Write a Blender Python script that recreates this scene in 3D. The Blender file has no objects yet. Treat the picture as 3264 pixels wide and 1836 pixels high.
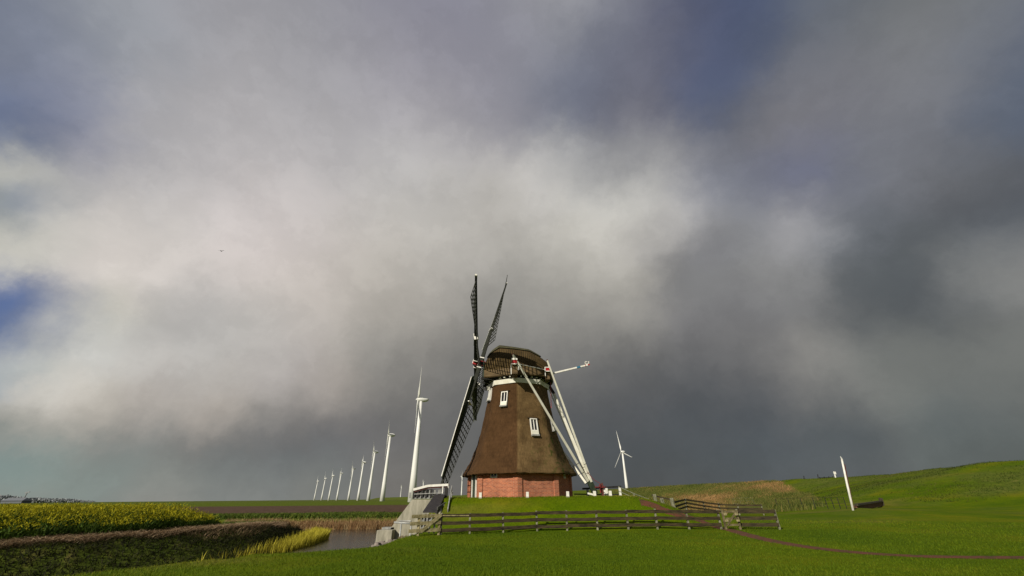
import bpy, math, random
import numpy as np
random.seed(7); rng=np.random.default_rng(11)
scene=bpy.context.scene
D=bpy.data; COL=scene.collection
# ---------------------------------------------------------------- camera
FPX=1274.0; TH=math.atan(670/FPX); ROLL=math.radians(0.5); CZ=1.72
cam=D.cameras.new("camera"); camo=D.objects.new("camera",cam); COL.objects.link(camo)
cam.sensor_width=36; cam.lens=FPX/3264*36; cam.clip_start=0.1; cam.clip_end=30000
from mathutils import Matrix, Vector
camo.matrix_world=Matrix.Translation((0,0,CZ))@Matrix.Rotation(math.pi/2+TH,4,'X')@Matrix.Rotation(-ROLL,4,'Z')
scene.camera=camo
scene.view_settings.view_transform='Standard'; scene.view_settings.look='None'
scene.view_settings.exposure=0; scene.view_settings.gamma=1
_R=np.array([1,0,0.]);_F=np.array([0,math.cos(TH),math.sin(TH)]);_U=np.array([0,-math.sin(TH),math.cos(TH)])
def ray(x,y):
    u=(x-1632)/FPX;v=(918-y)/FPX;c,s=math.cos(ROLL),math.sin(ROLL)
    return _F+(c*u+s*v)*_R+(-s*u+c*v)*_U
def atY(x,y,Y):
    r=ray(x,y);return np.array([0,0,CZ])+r*(Y/r[1])
def atZ(x,y,z):
    r=ray(x,y);return np.array([0,0,CZ])+r*((z-CZ)/r[2])
def lin(c): return tuple(((v/255)/12.92 if v/255<=0.04045 else ((v/255+0.055)/1.055)**2.4) for v in c)
# ---------------------------------------------------------------- sun
SAZ,SEL=math.radians(35),math.radians(27)
sdir=Vector((-math.sin(SAZ)*math.cos(SEL),-math.cos(SAZ)*math.cos(SEL),math.sin(SEL)))
sl=D.lights.new("sun",'SUN'); sl.energy=4.6; sl.angle=math.radians(0.5); sl.color=(1.0,0.93,0.80)
so=D.objects.new("sun",sl); COL.objects.link(so); so.rotation_euler=sdir.to_track_quat('Z','Y').to_euler()
# ---------------------------------------------------------------- sky
w=D.worlds.new("World"); scene.world=w; w.use_nodes=True
nt=w.node_tree; nt.nodes.clear()
def N(t,**k):
    n=nt.nodes.new(t)
    for a,b in k.items(): setattr(n,a,b)
    return n
L=nt.links.new
def vm(op,a,b=None,sc=None):
    n=N('ShaderNodeVectorMath',operation=op)
    for i,v in enumerate((a,b)):
        if v is None: continue
        if hasattr(v,'is_output'): L(v,n.inputs[i])
        else: n.inputs[i].default_value=v
    if sc is not None:
        if hasattr(sc,'is_output'): L(sc,n.inputs['Scale'])
        else: n.inputs['Scale'].default_value=sc
    return n.outputs['Value'] if op=='DOT_PRODUCT' else n.outputs['Vector']
def mt(op,a,b=None,c=None):
    n=N('ShaderNodeMath',operation=op)
    for i,v in enumerate((a,b,c)):
        if v is None: continue
        if hasattr(v,'is_output'): L(v,n.inputs[i])
        else: n.inputs[i].default_value=v
    return n.outputs[0]
SKY=[ # x,y in the 2576 wide survey of the sky, srgb, tightness
(60,60,118,125,142),(350,60,150,153,160),(700,60,148,148,153),(1050,60,132,132,144),(1400,60,140,140,146),(1700,60,98,100,116),(1830,15,70,86,118,3),(2100,60,105,110,118),(2400,60,120,122,122),(2560,60,95,106,125),
(60,250,116,124,144),(200,230,132,137,152),(350,250,158,158,162),(700,250,162,160,162),(1050,250,158,155,160),(1250,230,142,141,148),(1420,210,96,106,130,3),(1600,250,112,112,122),(1810,215,80,95,124,2.5),(2100,250,118,118,125),(2350,250,120,122,128),(2560,250,94,104,120),
(60,345,106,122,148,2),(200,350,128,133,152),(50,430,172,172,166,2.5),(350,430,168,166,167),(700,430,180,176,175),(1050,430,178,176,175),(1400,430,170,169,167),(1550,400,140,140,143),(1750,430,135,135,140),(2000,425,106,111,134,2.5),(2250,430,118,120,127),(2500,430,96,99,104),
(40,525,96,117,160,3),(10,540,150,155,150,5),(350,560,184,180,176),(60,620,184,182,174),(350,640,200,193,187),(700,620,196,188,184),(1050,600,182,178,171),(1180,540,172,169,163,2),(1500,570,190,187,180),(1620,600,168,165,160),(1800,590,124,124,126),(2000,565,146,145,147,2),(2200,640,98,102,104),(2500,620,92,98,106),
(20,790,92,114,158,3.5),(250,780,182,180,170),(500,790,172,169,166),(700,760,182,175,168),(1000,780,163,158,150),(1300,780,146,144,138),(1500,740,156,153,146),(1750,780,120,119,121),(1985,720,126,126,126,2),(2200,790,86,90,93),(2530,690,134,133,129,2),
(60,900,178,178,171),(350,900,182,179,174),(700,900,172,167,163),(950,900,142,140,135),(1150,880,120,118,114),(1500,900,108,107,105),(1800,900,104,104,105),(2070,920,134,132,128,4),(2300,900,116,118,114),(2520,880,114,116,113),
(60,1000,176,172,165),(30,965,150,162,168,4),(350,1020,164,158,151),(560,1030,160,153,145),(750,1020,138,134,129),(1000,1010,116,114,111),(1500,1010,92,92,92),(1800,1010,88,90,92),(2100,1020,98,100,100),(2500,1010,104,107,105),
(60,1105,132,134,130),(400,1110,130,131,128),(700,1100,104,104,107),(1000,1110,110,109,108),(1500,1110,82,85,87),(1800,1120,76,82,87),(2100,1110,84,90,93),(2500,1100,90,97,97),
(60,1180,122,144,142,2),(350,1180,126,133,130),(700,1180,112,117,117),(1000,1170,116,113,110),(1500,1190,80,84,88),(2100,1180,90,95,98),
(60,1250,136,139,132),(400,1245,138,138,132),(800,1245,124,125,120),(1100,1250,108,106,103)]
SKY+=[(1528,155,104,108,126),(1788,150,88,93,115),(1888,310,102,104,110),(1963,300,124,122,126),(1963,480,122,124,132),(1788,475,128,132,146),(1713,550,172,170,168),(1648,595,158,156,154),(1788,630,126,126,130),(1863,550,134,135,138),(2030,590,154,154,156),(2138,575,104,109,119),(2238,350,112,115,122),(2513,300,92,100,115),(2413,400,106,108,112),(2363,490,94,96,99),(1413,385,158,158,159),(1353,450,184,182,178),(1478,450,158,158,158),(1588,390,140,141,145),(1613,490,177,176,172),
(175,235,124,130,150),(30,300,108,118,146),(120,440,164,164,162),(115,505,150,155,160),(300,50,140,144,150),(175,100,132,137,150),(1225,175,132,132,145),(120,590,186,184,178),
(140,770,100,118,160),(30,850,100,118,156),(165,832,165,166,165),(260,862,188,188,184),(425,792,168,166,162),(635,812,174,173,169),(825,967,160,153,147),(450,977,165,160,154),(80,990,192,190,183),(160,992,192,188,180),(250,987,180,174,164),(550,1060,158,152,145),(525,1107,116,115,114),(150,1077,160,157,149),(600,1127,112,113,113),(875,977,150,144,137),(1000,960,126,123,118),
(1958,702,134,134,133),(1913,772,120,120,121),(1763,702,130,130,130),(1713,660,112,112,115),(2438,677,120,122,121),(2338,752,84,89,95),(1838,872,116,115,114),(1913,987,83,84,87),(2238,952,112,115,112),(2138,1077,80,86,90),(2438,1102,97,103,103),
(250,1110,132,132,128),(450,1112,121,121,119),(800,1105,106,106,108),(900,1105,108,107,108),(450,1060,158,153,146),(640,1065,138,135,130),(750,1065,122,120,117),(880,1060,116,114,112),(500,1200,118,124,122),(600,1200,115,120,119),(850,1190,112,117,117),(200,1210,126,138,134),(600,1245,128,130,126),(950,1235,116,115,111),(250,1040,168,163,154),(60,1050,162,160,152),(450,900,182,179,175),(250,940,190,187,180),(550,940,172,168,162),(850,700,176,170,163),(1300,1060,96,96,96),(1650,1000,90,91,92),(1650,1150,80,84,87),(1950,1160,86,92,96)]
_V=np.array([(lambda v:v/np.linalg.norm(v))(ray(p[0]*3264/2576,p[1]*3264/2576)) for p in SKY]); _C=np.array([lin(p[2:5]) for p in SKY]); _C=_C*(1+.13*np.clip((_C.mean(1,keepdims=True)-.16)/.25,0,1))
_G=_V@_V.T; _dist=np.sqrt(np.maximum(2-2*_G,0)); _nn=np.sort(_dist,1)[:,1:4].mean(1); _K=1/(0.66*_nn)**2
_Wt=np.exp(_K[None]*(_G-1)); _Wn=_Wt/(_Wt.sum(1,keepdims=True)+.004)
_S=np.linalg.solve(_Wn.T@_Wn+0.16*np.eye(len(_K)),_Wn.T@_C+0.16*_C); _S=np.clip(_S,_C*.72,_C*1.28+.005)
SKYCORR=[[0.81,0.83,0.86],[1.05,1.05,1.06],[0.98,0.98,0.99],[0.86,0.86,0.89],[1.28,1.28,1.23],[1.05,1.03,1.0],[0.78,0.78,0.86],[0.95,0.96,0.96],[1.19,1.15,1.05],[0.78,0.78,0.88],[0.98,0.98,0.96],[0.97,0.97,0.99],[1.06,1.05,1.04],[0.96,0.96,0.96],[1.11,1.1,1.09],[1.1,1.09,1.06],[0.78,0.78,0.78],[1.07,1.04,1.0],[0.79,0.83,0.96],[1.07,1.05,1.04],[1.13,1.1,1.08],[0.92,0.95,0.98],[0.78,0.78,0.82],[0.78,0.79,0.87],[1.21,1.19,1.12],[0.97,0.97,0.97],[1.05,1.05,1.05],[1.02,1.03,1.03],[1.02,1.02,1.01],[0.83,0.83,0.85],[0.87,0.86,0.85],[0.84,0.86,0.97],[1.19,1.18,1.17],[0.94,0.93,0.92],[0.78,0.78,0.78],[0.88,0.89,0.84],[0.96,0.97,0.96],[1.06,1.05,1.03],[1.2,1.19,1.18],[1.19,1.18,1.18],[1.12,1.11,1.1],[1.0,0.99,0.98],[1.18,1.18,1.17],[1.03,1.02,1.01],[0.81,0.8,0.79],[1.07,1.05,1.03],[0.97,0.96,0.92],[0.78,0.78,0.78],[0.78,0.84,0.94],[1.14,1.12,1.04],[1.02,1.02,1.02],[1.05,1.04,1.02],[1.11,1.1,1.08],[1.13,1.12,1.11],[1.15,1.14,1.12],[0.92,0.92,0.92],[0.98,0.97,0.97],[0.78,0.78,0.78],[1.28,1.28,1.28],[1.28,1.28,1.23],[1.02,1.01,1.0],[1.01,1.0,1.0],[0.98,0.99,0.99],[0.78,0.78,0.78],[0.78,0.78,0.78],[0.91,0.9,0.89],[1.28,1.26,1.23],[1.13,1.11,1.07],[1.03,1.01,0.98],[0.94,0.91,0.89],[0.78,0.78,0.83],[1.09,1.07,1.06],[1.06,1.04,1.02],[0.85,0.84,0.83],[0.87,0.86,0.86],[0.79,0.78,0.78],[0.91,0.89,0.88],[0.79,0.78,0.78],[0.84,0.82,0.81],[0.78,0.78,0.78],[0.95,0.95,0.96],[0.78,0.78,0.78],[0.9,0.9,0.91],[0.78,0.78,0.78],[0.78,0.78,0.78],[0.78,0.78,0.78],[0.78,0.78,0.78],[0.91,1.03,1.06],[0.95,0.98,0.99],[0.95,0.97,0.99],[0.98,0.95,0.95],[0.8,0.82,0.86],[0.91,0.9,0.92],[1.04,0.97,0.95],[1.12,1.09,1.08],[1.2,1.18,1.16],[1.0,1.0,1.0],[0.85,0.87,0.9],[0.91,0.9,0.88],[0.81,0.81,0.78],[1.28,1.27,1.21],[0.97,0.96,0.94],[0.79,0.82,0.89],[1.24,1.23,1.21],[0.85,0.85,0.86],[0.95,0.95,0.96],[1.04,1.04,1.01],[1.28,1.28,1.28],[0.78,0.78,0.78],[0.94,0.94,0.94],[0.87,0.88,0.91],[1.03,1.0,0.95],[0.78,0.78,0.78],[0.98,0.98,0.98],[1.16,1.15,1.15],[0.92,0.93,0.94],[0.91,0.91,0.93],[1.12,1.12,1.11],[0.86,0.87,0.93],[0.81,0.85,0.93],[1.03,1.01,0.98],[0.78,0.78,0.79],[0.89,0.9,0.89],[1.05,1.05,1.06],[0.9,0.9,0.94],[1.09,1.09,1.08],[0.78,0.78,0.78],[0.78,0.78,0.78],[1.0,0.98,0.94],[1.14,1.15,1.16],[0.92,0.92,0.92],[1.03,1.05,1.06],[1.11,1.09,1.08],[0.96,0.95,0.95],[1.27,1.26,1.24],[1.13,1.12,1.12],[0.99,0.98,0.96],[1.25,1.23,1.21],[0.78,0.78,0.78],[1.24,1.2,1.18],[0.83,0.82,0.84],[1.13,1.12,1.09],[0.89,0.88,0.87],[1.15,1.14,1.12],[0.88,0.87,0.87],[1.16,1.16,1.13],[0.78,0.78,0.78],[1.21,1.19,1.16],[0.78,0.78,0.78],[1.16,1.14,1.1],[0.78,0.78,0.78],[0.92,0.92,0.9],[0.78,0.78,0.78],[0.99,0.99,1.0],[0.83,0.81,0.82],[0.79,0.79,0.8],[0.79,0.79,0.81],[0.82,0.81,0.83],[1.27,1.24,1.22],[1.06,1.04,1.02],[0.9,0.89,0.88],[0.85,0.84,0.84],[0.82,0.85,0.87],[0.88,0.9,0.92],[0.93,0.96,0.99],[0.94,0.98,0.99],[1.13,1.11,1.1],[0.99,0.98,0.98],[1.04,1.03,1.02],[1.1,1.08,1.07],[1.15,1.16,1.16],[1.11,1.1,1.09],[1.01,1.0,0.99],[0.96,0.96,0.95],[0.79,0.78,0.78],[0.87,0.85,0.84],[0.86,0.86,0.88],[0.95,0.95,0.98]]
if SKYCORR is not None: _S=_C*np.array(SKYCORR)
tc=N('ShaderNodeTexCoord')
d0=tc.outputs['Generated']
n1=N('ShaderNodeTexNoise'); n1.inputs['Scale'].default_value=5.0; n1.inputs['Detail'].default_value=7; n1.inputs['Roughness'].default_value=0.56
L(d0,n1.inputs['Vector'])
n1b=N('ShaderNodeTexNoise'); n1b.inputs['Scale'].default_value=15; n1b.inputs['Detail'].default_value=6; n1b.inputs['Roughness'].default_value=0.62
L(d0,n1b.inputs['Vector'])
warp=vm('ADD',vm('SCALE',vm('SUBTRACT',n1.outputs['Color'],(0.5,0.5,0.5)),sc=0.04),vm('SCALE',vm('SUBTRACT',n1b.outputs['Color'],(0.5,0.5,0.5)),sc=0.075))
dd=vm('NORMALIZE',vm('ADD',d0,warp))
csum=None; wsum=None
for v,col_,kap in zip(_V,_S,_K):
    a=vm('DOT_PRODUCT',dd,tuple(v)); kap=float(kap)
    wgt=mt('EXPONENT',mt('MULTIPLY_ADD',a,kap,-kap))
    c=vm('SCALE',tuple(map(float,col_)),sc=wgt)
    csum=c if csum is None else vm('ADD',csum,c)
    wsum=wgt if wsum is None else mt('ADD',wsum,wgt)
base=tuple(v*0.004 for v in lin((128,130,134)))
csum=vm('ADD',csum,base); wsum=mt('ADD',wsum,0.004)
cloud=vm('SCALE',csum,sc=mt('DIVIDE',1.0,wsum))
# billow detail on the clouds
n2=N('ShaderNodeTexNoise'); n2.inputs['Scale'].default_value=6; n2.inputs['Detail'].default_value=9; n2.inputs['Roughness'].default_value=0.55; n2.inputs['Distortion'].default_value=0.2
L(vm('MULTIPLY',d0,(1,1,2.0)),n2.inputs['Vector'])
n4=N('ShaderNodeTexNoise'); n4.inputs['Scale'].default_value=11; n4.inputs['Detail'].default_value=10; n4.inputs['Roughness'].default_value=0.6; L(vm('ADD',d0,vm('SCALE',warp,sc=1.5)),n4.inputs['Vector'])
rg=N('ShaderNodeMapRange',interpolation_type='SMOOTHSTEP'); rg.inputs[1].default_value=.40; rg.inputs[2].default_value=.60; rg.inputs[3].default_value=-.032; rg.inputs[4].default_value=.032; L(n4.outputs[0],rg.inputs[0])
det=mt('ADD',mt('MULTIPLY_ADD',n2.outputs[0],0.26,0.87),rg.outputs[0])
cloud=vm('SCALE',cloud,sc=det)
sky=N('ShaderNodeTexSky',sky_type='NISHITA',sun_disc=False); sky.sun_elevation=SEL
sky.sun_rotation=math.atan2(sdir.x,sdir.y); sky.air_density=1.0; sky.dust_density=1.0
mix=N('ShaderNodeMix',data_type='RGBA'); mix.inputs[0].default_value=0.975
L(sky.outputs[0],mix.inputs[6]); L(vm('SCALE',cloud,sc=10.0),mix.inputs[7])
bg=N('ShaderNodeBackground'); bg.inputs['Strength'].default_value=0.1
L(mix.outputs[2],bg.inputs['Color']); wo=N('ShaderNodeOutputWorld'); L(bg.outputs[0],wo.inputs['Surface'])
# ---------------------------------------------------------------- materials
MATS={}
def mat(name,c1,c2=None,scale=5,rough=0.8,detail=6,spec=0.3,bump=0.0,bscale=None,stretch=None,extra=None,metal=0,coord='Object',lo=0.35,hi=0.65):
    if name in MATS: return MATS[name]
    m=D.materials.new(name); m.use_nodes=True; t=m.node_tree; b=t.nodes['Principled BSDF']
    b.inputs['Roughness'].default_value=rough; b.inputs['Specular IOR Level'].default_value=spec; b.inputs['Metallic'].default_value=metal
    tcn=t.nodes.new('ShaderNodeTexCoord'); vec=tcn.outputs[coord]
    if stretch:
        mp=t.nodes.new('ShaderNodeMapping'); mp.inputs['Scale'].default_value=stretch; t.links.new(vec,mp.inputs['Vector']); vec=mp.outputs['Vector']
    if c2 is not None:
        n=t.nodes.new('ShaderNodeTexNoise'); n.inputs['Scale'].default_value=scale; n.inputs['Detail'].default_value=detail; n.inputs['Roughness'].default_value=0.6
        t.links.new(vec,n.inputs['Vector'])
        r=t.nodes.new('ShaderNodeValToRGB'); r.color_ramp.elements[0].position=lo; r.color_ramp.elements[1].position=hi
        r.color_ramp.elements[0].color=(*c1,1); r.color_ramp.elements[1].color=(*c2,1)
        t.links.new(n.outputs[0],r.inputs[0]); t.links.new(r.outputs[0],b.inputs['Base Color'])
    else: b.inputs['Base Color'].default_value=(*c1,1)
    if bump:
        n=t.nodes.new('ShaderNodeTexNoise'); n.inputs['Scale'].default_value=bscale or scale*4; n.inputs['Detail'].default_value=4; t.links.new(vec,n.inputs['Vector'])
        bp=t.nodes.new('ShaderNodeBump'); bp.inputs['Strength'].default_value=bump; bp.inputs['Distance'].default_value=0.05
        t.links.new(n.outputs[0],bp.inputs['Height']); t.links.new(bp.outputs[0],b.inputs['Normal'])
    if extra: extra(m,t,b)
    MATS[name]=m; return m
WHITE=mat('white_paint',(0.62,0.60,0.53),(0.80,0.79,0.73),scale=3,rough=0.45,bump=0.05)
CREAM=mat('cream_paint',(0.60,0.58,0.47),(0.72,0.71,0.62),scale=2,rough=0.5)
RED=mat('red_paint',(0.30,0.012,0.014),(0.44,0.022,0.022),scale=4,rough=0.4)
BLUE=mat('blue_paint',(0.03,0.15,0.25),rough=0.4)
BLACK=mat('tarred_wood',(0.008,0.008,0.008),(0.022,0.02,0.018),scale=6,rough=0.6,bump=0.2)
DGREEN=mat('dark_green_paint',(0.012,0.022,0.012),(0.03,0.045,0.022),scale=3,rough=0.5)
SAILW=mat('sail_lattice_wood',(0.010,0.012,0.008),(0.03,0.032,0.02),scale=5,rough=0.7)
GLASS=mat('window_glass',(0.012,0.012,0.016),rough=0.08,spec=0.6)
CONC=mat('concrete',(0.15,0.145,0.105),(0.37,0.345,0.27),scale=1.8,rough=0.85,bump=0.3,bscale=14,detail=12,stretch=(1.6,1.6,.45),lo=.25,hi=.6)
GREYW=mat('grey_wood',(0.19,0.19,0.18),(0.33,0.33,0.31),scale=6,rough=0.8,stretch=(1,1,.3))
STEELW=mat('galvanised_steel',(0.28,0.29,0.28),(0.40,0.40,0.38),scale=8,rough=0.45,metal=0.2)
TURB=mat('turbine_white',(0.70,0.70,0.66),(0.76,0.76,0.73),scale=.02,rough=0.4)
TURBG=mat('turbine_green',(0.28,0.33,0.26),rough=0.5)
BARK=mat('weathered_fence_wood',(0.014,0.010,0.005),(0.062,0.045,0.018),scale=3.5,rough=0.85,bump=0.4,stretch=(.6,1,3),detail=9)
PALEW=mat('pale_fence_wood',(0.15,0.125,0.055),(0.36,0.31,0.17),scale=5,rough=0.85,bump=0.4,detail=9)
POSTW=mat('lichened_post_wood',(0.08,0.08,0.045),(0.27,0.265,0.18),scale=9,rough=0.85,bump=0.4,stretch=(1,1,.5))
BRASSW=mat('brown_boards',(0.075,0.050,0.022),(0.15,0.10,0.045),scale=2.5,rough=0.8,stretch=(.6,.6,3),bump=.2)
HATCH=mat('dark_felt_boards',(0.018,0.016,0.017),(0.035,0.03,0.03),scale=5,rough=0.6,stretch=(1,1,1))
SOFFIT=mat('reddish_trim',(0.10,0.03,0.025),rough=.6)
def brick_extra(m,t,b):
    tcn=t.nodes.new('ShaderNodeTexCoord'); uv=tcn.outputs['UV']
    br=t.nodes.new('ShaderNodeTexBrick'); br.inputs['Scale'].default_value=1.0
    br.inputs['Brick Width'].default_value=0.26; br.inputs['Row Height'].default_value=0.085
    br.inputs['Mortar Size'].default_value=0.009; br.inputs['Mortar Smooth'].default_value=0.3
    br.inputs['Color1'].default_value=(0.50,0.165,0.075,1); br.inputs['Color2'].default_value=(0.29,0.085,0.042,1); br.inputs['Mortar'].default_value=(0.42,0.30,0.21,1)
    t.links.new(uv,br.inputs['Vector'])
    n=t.nodes.new('ShaderNodeTexNoise'); n.inputs['Scale'].default_value=0.9; n.inputs['Detail'].default_value=6; t.links.new(uv,n.inputs['Vector'])
    mx=t.nodes.new('ShaderNodeMix'); mx.data_type='RGBA'; mx.blend_type='MULTIPLY'; mx.inputs[0].default_value=0.6
    r=t.nodes.new('ShaderNodeValToRGB'); r.color_ramp.elements[0].position=.3; r.color_ramp.elements[0].color=(.55,.45,.42,1); r.color_ramp.elements[1].position=.7; r.color_ramp.elements[1].color=(1.1,1.0,1.0,1)
    t.links.new(n.outputs[0],r.inputs[0]); t.links.new(br.outputs['Color'],mx.inputs[6]); t.links.new(r.outputs[0],mx.inputs[7]); t.links.new(mx.outputs[2],b.inputs['Base Color'])
    bp=t.nodes.new('ShaderNodeBump'); bp.inputs['Strength'].default_value=.4; bp.inputs['Distance'].default_value=.01; bp.invert=True
    t.links.new(br.outputs['Fac'],bp.inputs['Height']); t.links.new(bp.outputs[0],b.inputs['Normal'])
BRICK=mat('red_brick',(0.4,0.14,0.08),rough=0.85,extra=brick_extra)
def thatch_extra(ang_split):
    def f(m,t,b):
        tcn=t.nodes.new('ShaderNodeTexCoord'); uv=tcn.outputs['UV']; ob=tcn.outputs['Object']
        mp=t.nodes.new('ShaderNodeMapping'); mp.inputs['Scale'].default_value=(14,1.6,1); t.links.new(uv,mp.inputs['Vector'])
        n=t.nodes.new('ShaderNodeTexNoise'); n.inputs['Scale'].default_value=1.4; n.inputs['Detail'].default_value=9; n.inputs['Roughness'].default_value=.7; t.links.new(mp.outputs[0],n.inputs['Vector'])
        n2=t.nodes.new('ShaderNodeTexNoise'); n2.inputs['Scale'].default_value=.9; n2.inputs['Detail'].default_value=8; n2.inputs['Roughness'].default_value=.65; t.links.new(ob,n2.inputs['Vector'])
        def ramp(src,a,ca,bb,cb):
            r=t.nodes.new('ShaderNodeValToRGB'); e=r.color_ramp.elements; e[0].position=a;e[0].color=(*ca,1);e[1].position=bb;e[1].color=(*cb,1); t.links.new(src,r.inputs[0]); return r.outputs[0]
        def mixc(fac,a,c,bt='MIX'):
            x=t.nodes.new('ShaderNodeMix'); x.data_type='RGBA'; x.blend_type=bt
            for i,v in ((0,fac),(6,a),(7,c)):
                if hasattr(v,'is_output'): t.links.new(v,x.inputs[i])
                elif i==0: x.inputs[0].default_value=v
                else: x.inputs[i].default_value=(*v,1)
            return x.outputs[2]
        lay=t.nodes.new('ShaderNodeTexNoise'); lay.inputs['Scale'].default_value=1.0; lay.inputs['Detail'].default_value=5; mpl=t.nodes.new('ShaderNodeMapping'); mpl.inputs['Scale'].default_value=(1.2,5,1); t.links.new(uv,mpl.inputs[0]); t.links.new(mpl.outputs[0],lay.inputs['Vector'])
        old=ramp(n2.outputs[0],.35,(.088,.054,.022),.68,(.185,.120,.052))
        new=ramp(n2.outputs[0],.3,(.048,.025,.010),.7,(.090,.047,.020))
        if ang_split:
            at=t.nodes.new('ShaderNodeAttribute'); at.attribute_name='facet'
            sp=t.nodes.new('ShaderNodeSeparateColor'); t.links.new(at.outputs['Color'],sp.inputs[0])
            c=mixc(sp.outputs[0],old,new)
            # moss on the rear facet
            n3=t.nodes.new('ShaderNodeTexNoise'); n3.inputs['Scale'].default_value=3.2; n3.inputs['Detail'].default_value=6; t.links.new(ob,n3.inputs['Vector'])
            ms=t.nodes.new('ShaderNodeMath'); ms.operation='MULTIPLY'
            t.links.new(ramp(n3.outputs[0],.5,(0,0,0),.62,(1,1,1)),ms.inputs[0]); t.links.new(sp.outputs[1],ms.inputs[1])
            c=mixc(ms.outputs[0],c,(.060,.066,.014))
            ms2=t.nodes.new('ShaderNodeMath'); ms2.operation='MULTIPLY'; n5=t.nodes.new('ShaderNodeTexNoise'); n5.inputs['Scale'].default_value=2; mp5=t.nodes.new('ShaderNodeMapping'); mp5.inputs['Scale'].default_value=(6,.5,1); t.links.new(uv,mp5.inputs[0]); t.links.new(mp5.outputs[0],n5.inputs['Vector'])
            t.links.new(ramp(n5.outputs[0],.48,(0,0,0),.6,(1,1,1)),ms2.inputs[0]); t.links.new(sp.outputs[2],ms2.inputs[1])
            c=mixc(ms2.outputs[0],c,(.022,.016,.009))
        else:
            c=mixc(0.45,old,(.030,.028,.010))
        c=mixc(1.0,mixc(.9,c,ramp(n.outputs[0],.33,(.55,.55,.55),.67,(1.28,1.28,1.28)),'MULTIPLY'),ramp(lay.outputs[0],  .35,(.90,.90,.90),.6,(1.04,1.04,1.04)),'MULTIPLY')
        t.links.new(c,b.inputs['Base Color'])
        bp=t.nodes.new('ShaderNodeBump'); bp.inputs['Strength'].default_value=.7; bp.inputs['Distance'].default_value=.06
        t.links.new(n.outputs[0],bp.inputs['Height']); t.links.new(bp.outputs[0],b.inputs['Normal'])
    return f
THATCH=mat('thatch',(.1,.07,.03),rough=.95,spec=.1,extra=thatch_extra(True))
CAPTH=mat('cap_thatch',(.1,.07,.03),rough=.95,spec=.1,extra=thatch_extra(False))
RIDGE=mat('ridge_covering',(.035,.034,.016),(.075,.070,.034),scale=2,rough=.9,bump=.4)
# ---------------------------------------------------------------- mesh helpers
class MB:
    def __init__(s): s.v=[]; s.f=[]; s.p=[]
    def add(s,vs,fs):
        s.p.append((list(vs),list(fs))); o=len(s.v); s.v+= [tuple(map(float,p)) for p in vs]; s.f+=[tuple(i+o for i in q) for q in fs]; return s
    def box(s,lo,hi):
        x0,y0,z0=lo;x1,y1,z1=hi
        return s.add([(x0,y0,z0),(x1,y0,z0),(x1,y1,z0),(x0,y1,z0),(x0,y0,z1),(x1,y0,z1),(x1,y1,z1),(x0,y1,z1)],[(0,3,2,1),(4,5,6,7),(0,1,5,4),(1,2,6,5),(2,3,7,6),(3,0,4,7)])
    def beam(s,a,b,w,h,up=(0,0,1),w2=None,h2=None,bev=0):
        a=np.array(a,float);b=np.array(b,float);d=b-a;d/=np.linalg.norm(d);u=np.array(up,float)
        r=np.cross(d,u)
        if np.linalg.norm(r)<1e-4: r=np.cross(d,(0,1,0))
        r/=np.linalg.norm(r);u=np.cross(r,d)
        w2=w2 or w;h2=h2 or h;vs=[]
        for p,ww,hh in((a,w,h),(b,w2,h2)):
            for i,j in((-1,-1),(1,-1),(1,1),(-1,1)): vs.append(p+r*i*ww/2+u*j*hh/2)
        return s.add(vs,[(0,1,2,3),(7,6,5,4),(0,4,5,1),(1,5,6,2),(2,6,7,3),(3,7,4,0)])
    def tube(s,pts,rs,n=10,cap=True):
        pts=[np.array(p,float) for p in pts]
        if not hasattr(rs,'__len__'): rs=[rs]*len(pts)
        vs=[];fs=[];pr=None
        for i,p in enumerate(pts):
            d=pts[min(i+1,len(pts)-1)]-pts[max(i-1,0)]; d/=np.linalg.norm(d)
            ref=np.array((0,0,1.)) if abs(d[2])<.9 else np.array((0,1.,0))
            r=np.cross(d,ref);r/=np.linalg.norm(r);u=np.cross(r,d)
            for k in range(n):
                a=2*math.pi*k/n; vs.append(p+rs[i]*(math.cos(a)*r+math.sin(a)*u))
        for i in range(len(pts)-1):
            for k in range(n): fs.append((i*n+k,i*n+(k+1)%n,(i+1)*n+(k+1)%n,(i+1)*n+k))
        if cap: fs.append(tuple(range(n-1,-1,-1))); fs.append(tuple((len(pts)-1)*n+k for k in range(n)))
        return s.add(vs,fs)
def wloc(o):
    p=np.zeros(3)
    while o is not None: p+=np.array(o.location); o=o.parent
    return p
def build(name,mb,m,parent=None,smooth=False,bevel=0,label=None,origin=None):
    me=D.meshes.new(name); off=wloc(parent) if parent else (np.array(origin) if origin is not None else np.zeros(3))
    me.from_pydata([tuple(np.array(v)-off) for v in mb.v],[],mb.f); me.update()
    me.materials.append(m)
    if smooth: me.polygons.foreach_set('use_smooth',[True]*len(me.polygons))
    o=D.objects.new(name,me); COL.objects.link(o)
    if parent: o.parent=parent
    elif origin is not None: o.location=origin
    if bevel:
        bm=o.modifiers.new('bevel','BEVEL'); bm.width=bevel; bm.segments=2; bm.limit_method='ANGLE'
    if label: o['label']=label
    return o
def each(name,mb,m,parent,**k):
    return [build(name,MB().add(v,f),m,parent,**k) for v,f in mb.p]
def tag(o,label,cat,group=None,kind=None):
    if label: o['label']=label
    if cat: o['category']=cat
    if group: o['group']=group
    if kind: o['kind']=kind
    return o
def empty(name,loc,label,cat,group=None):
    o=D.objects.new(name,None); COL.objects.link(o); o.location=tuple(map(float,loc)); o.empty_display_size=.3
    return tag(o,label,cat,group)
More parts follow.
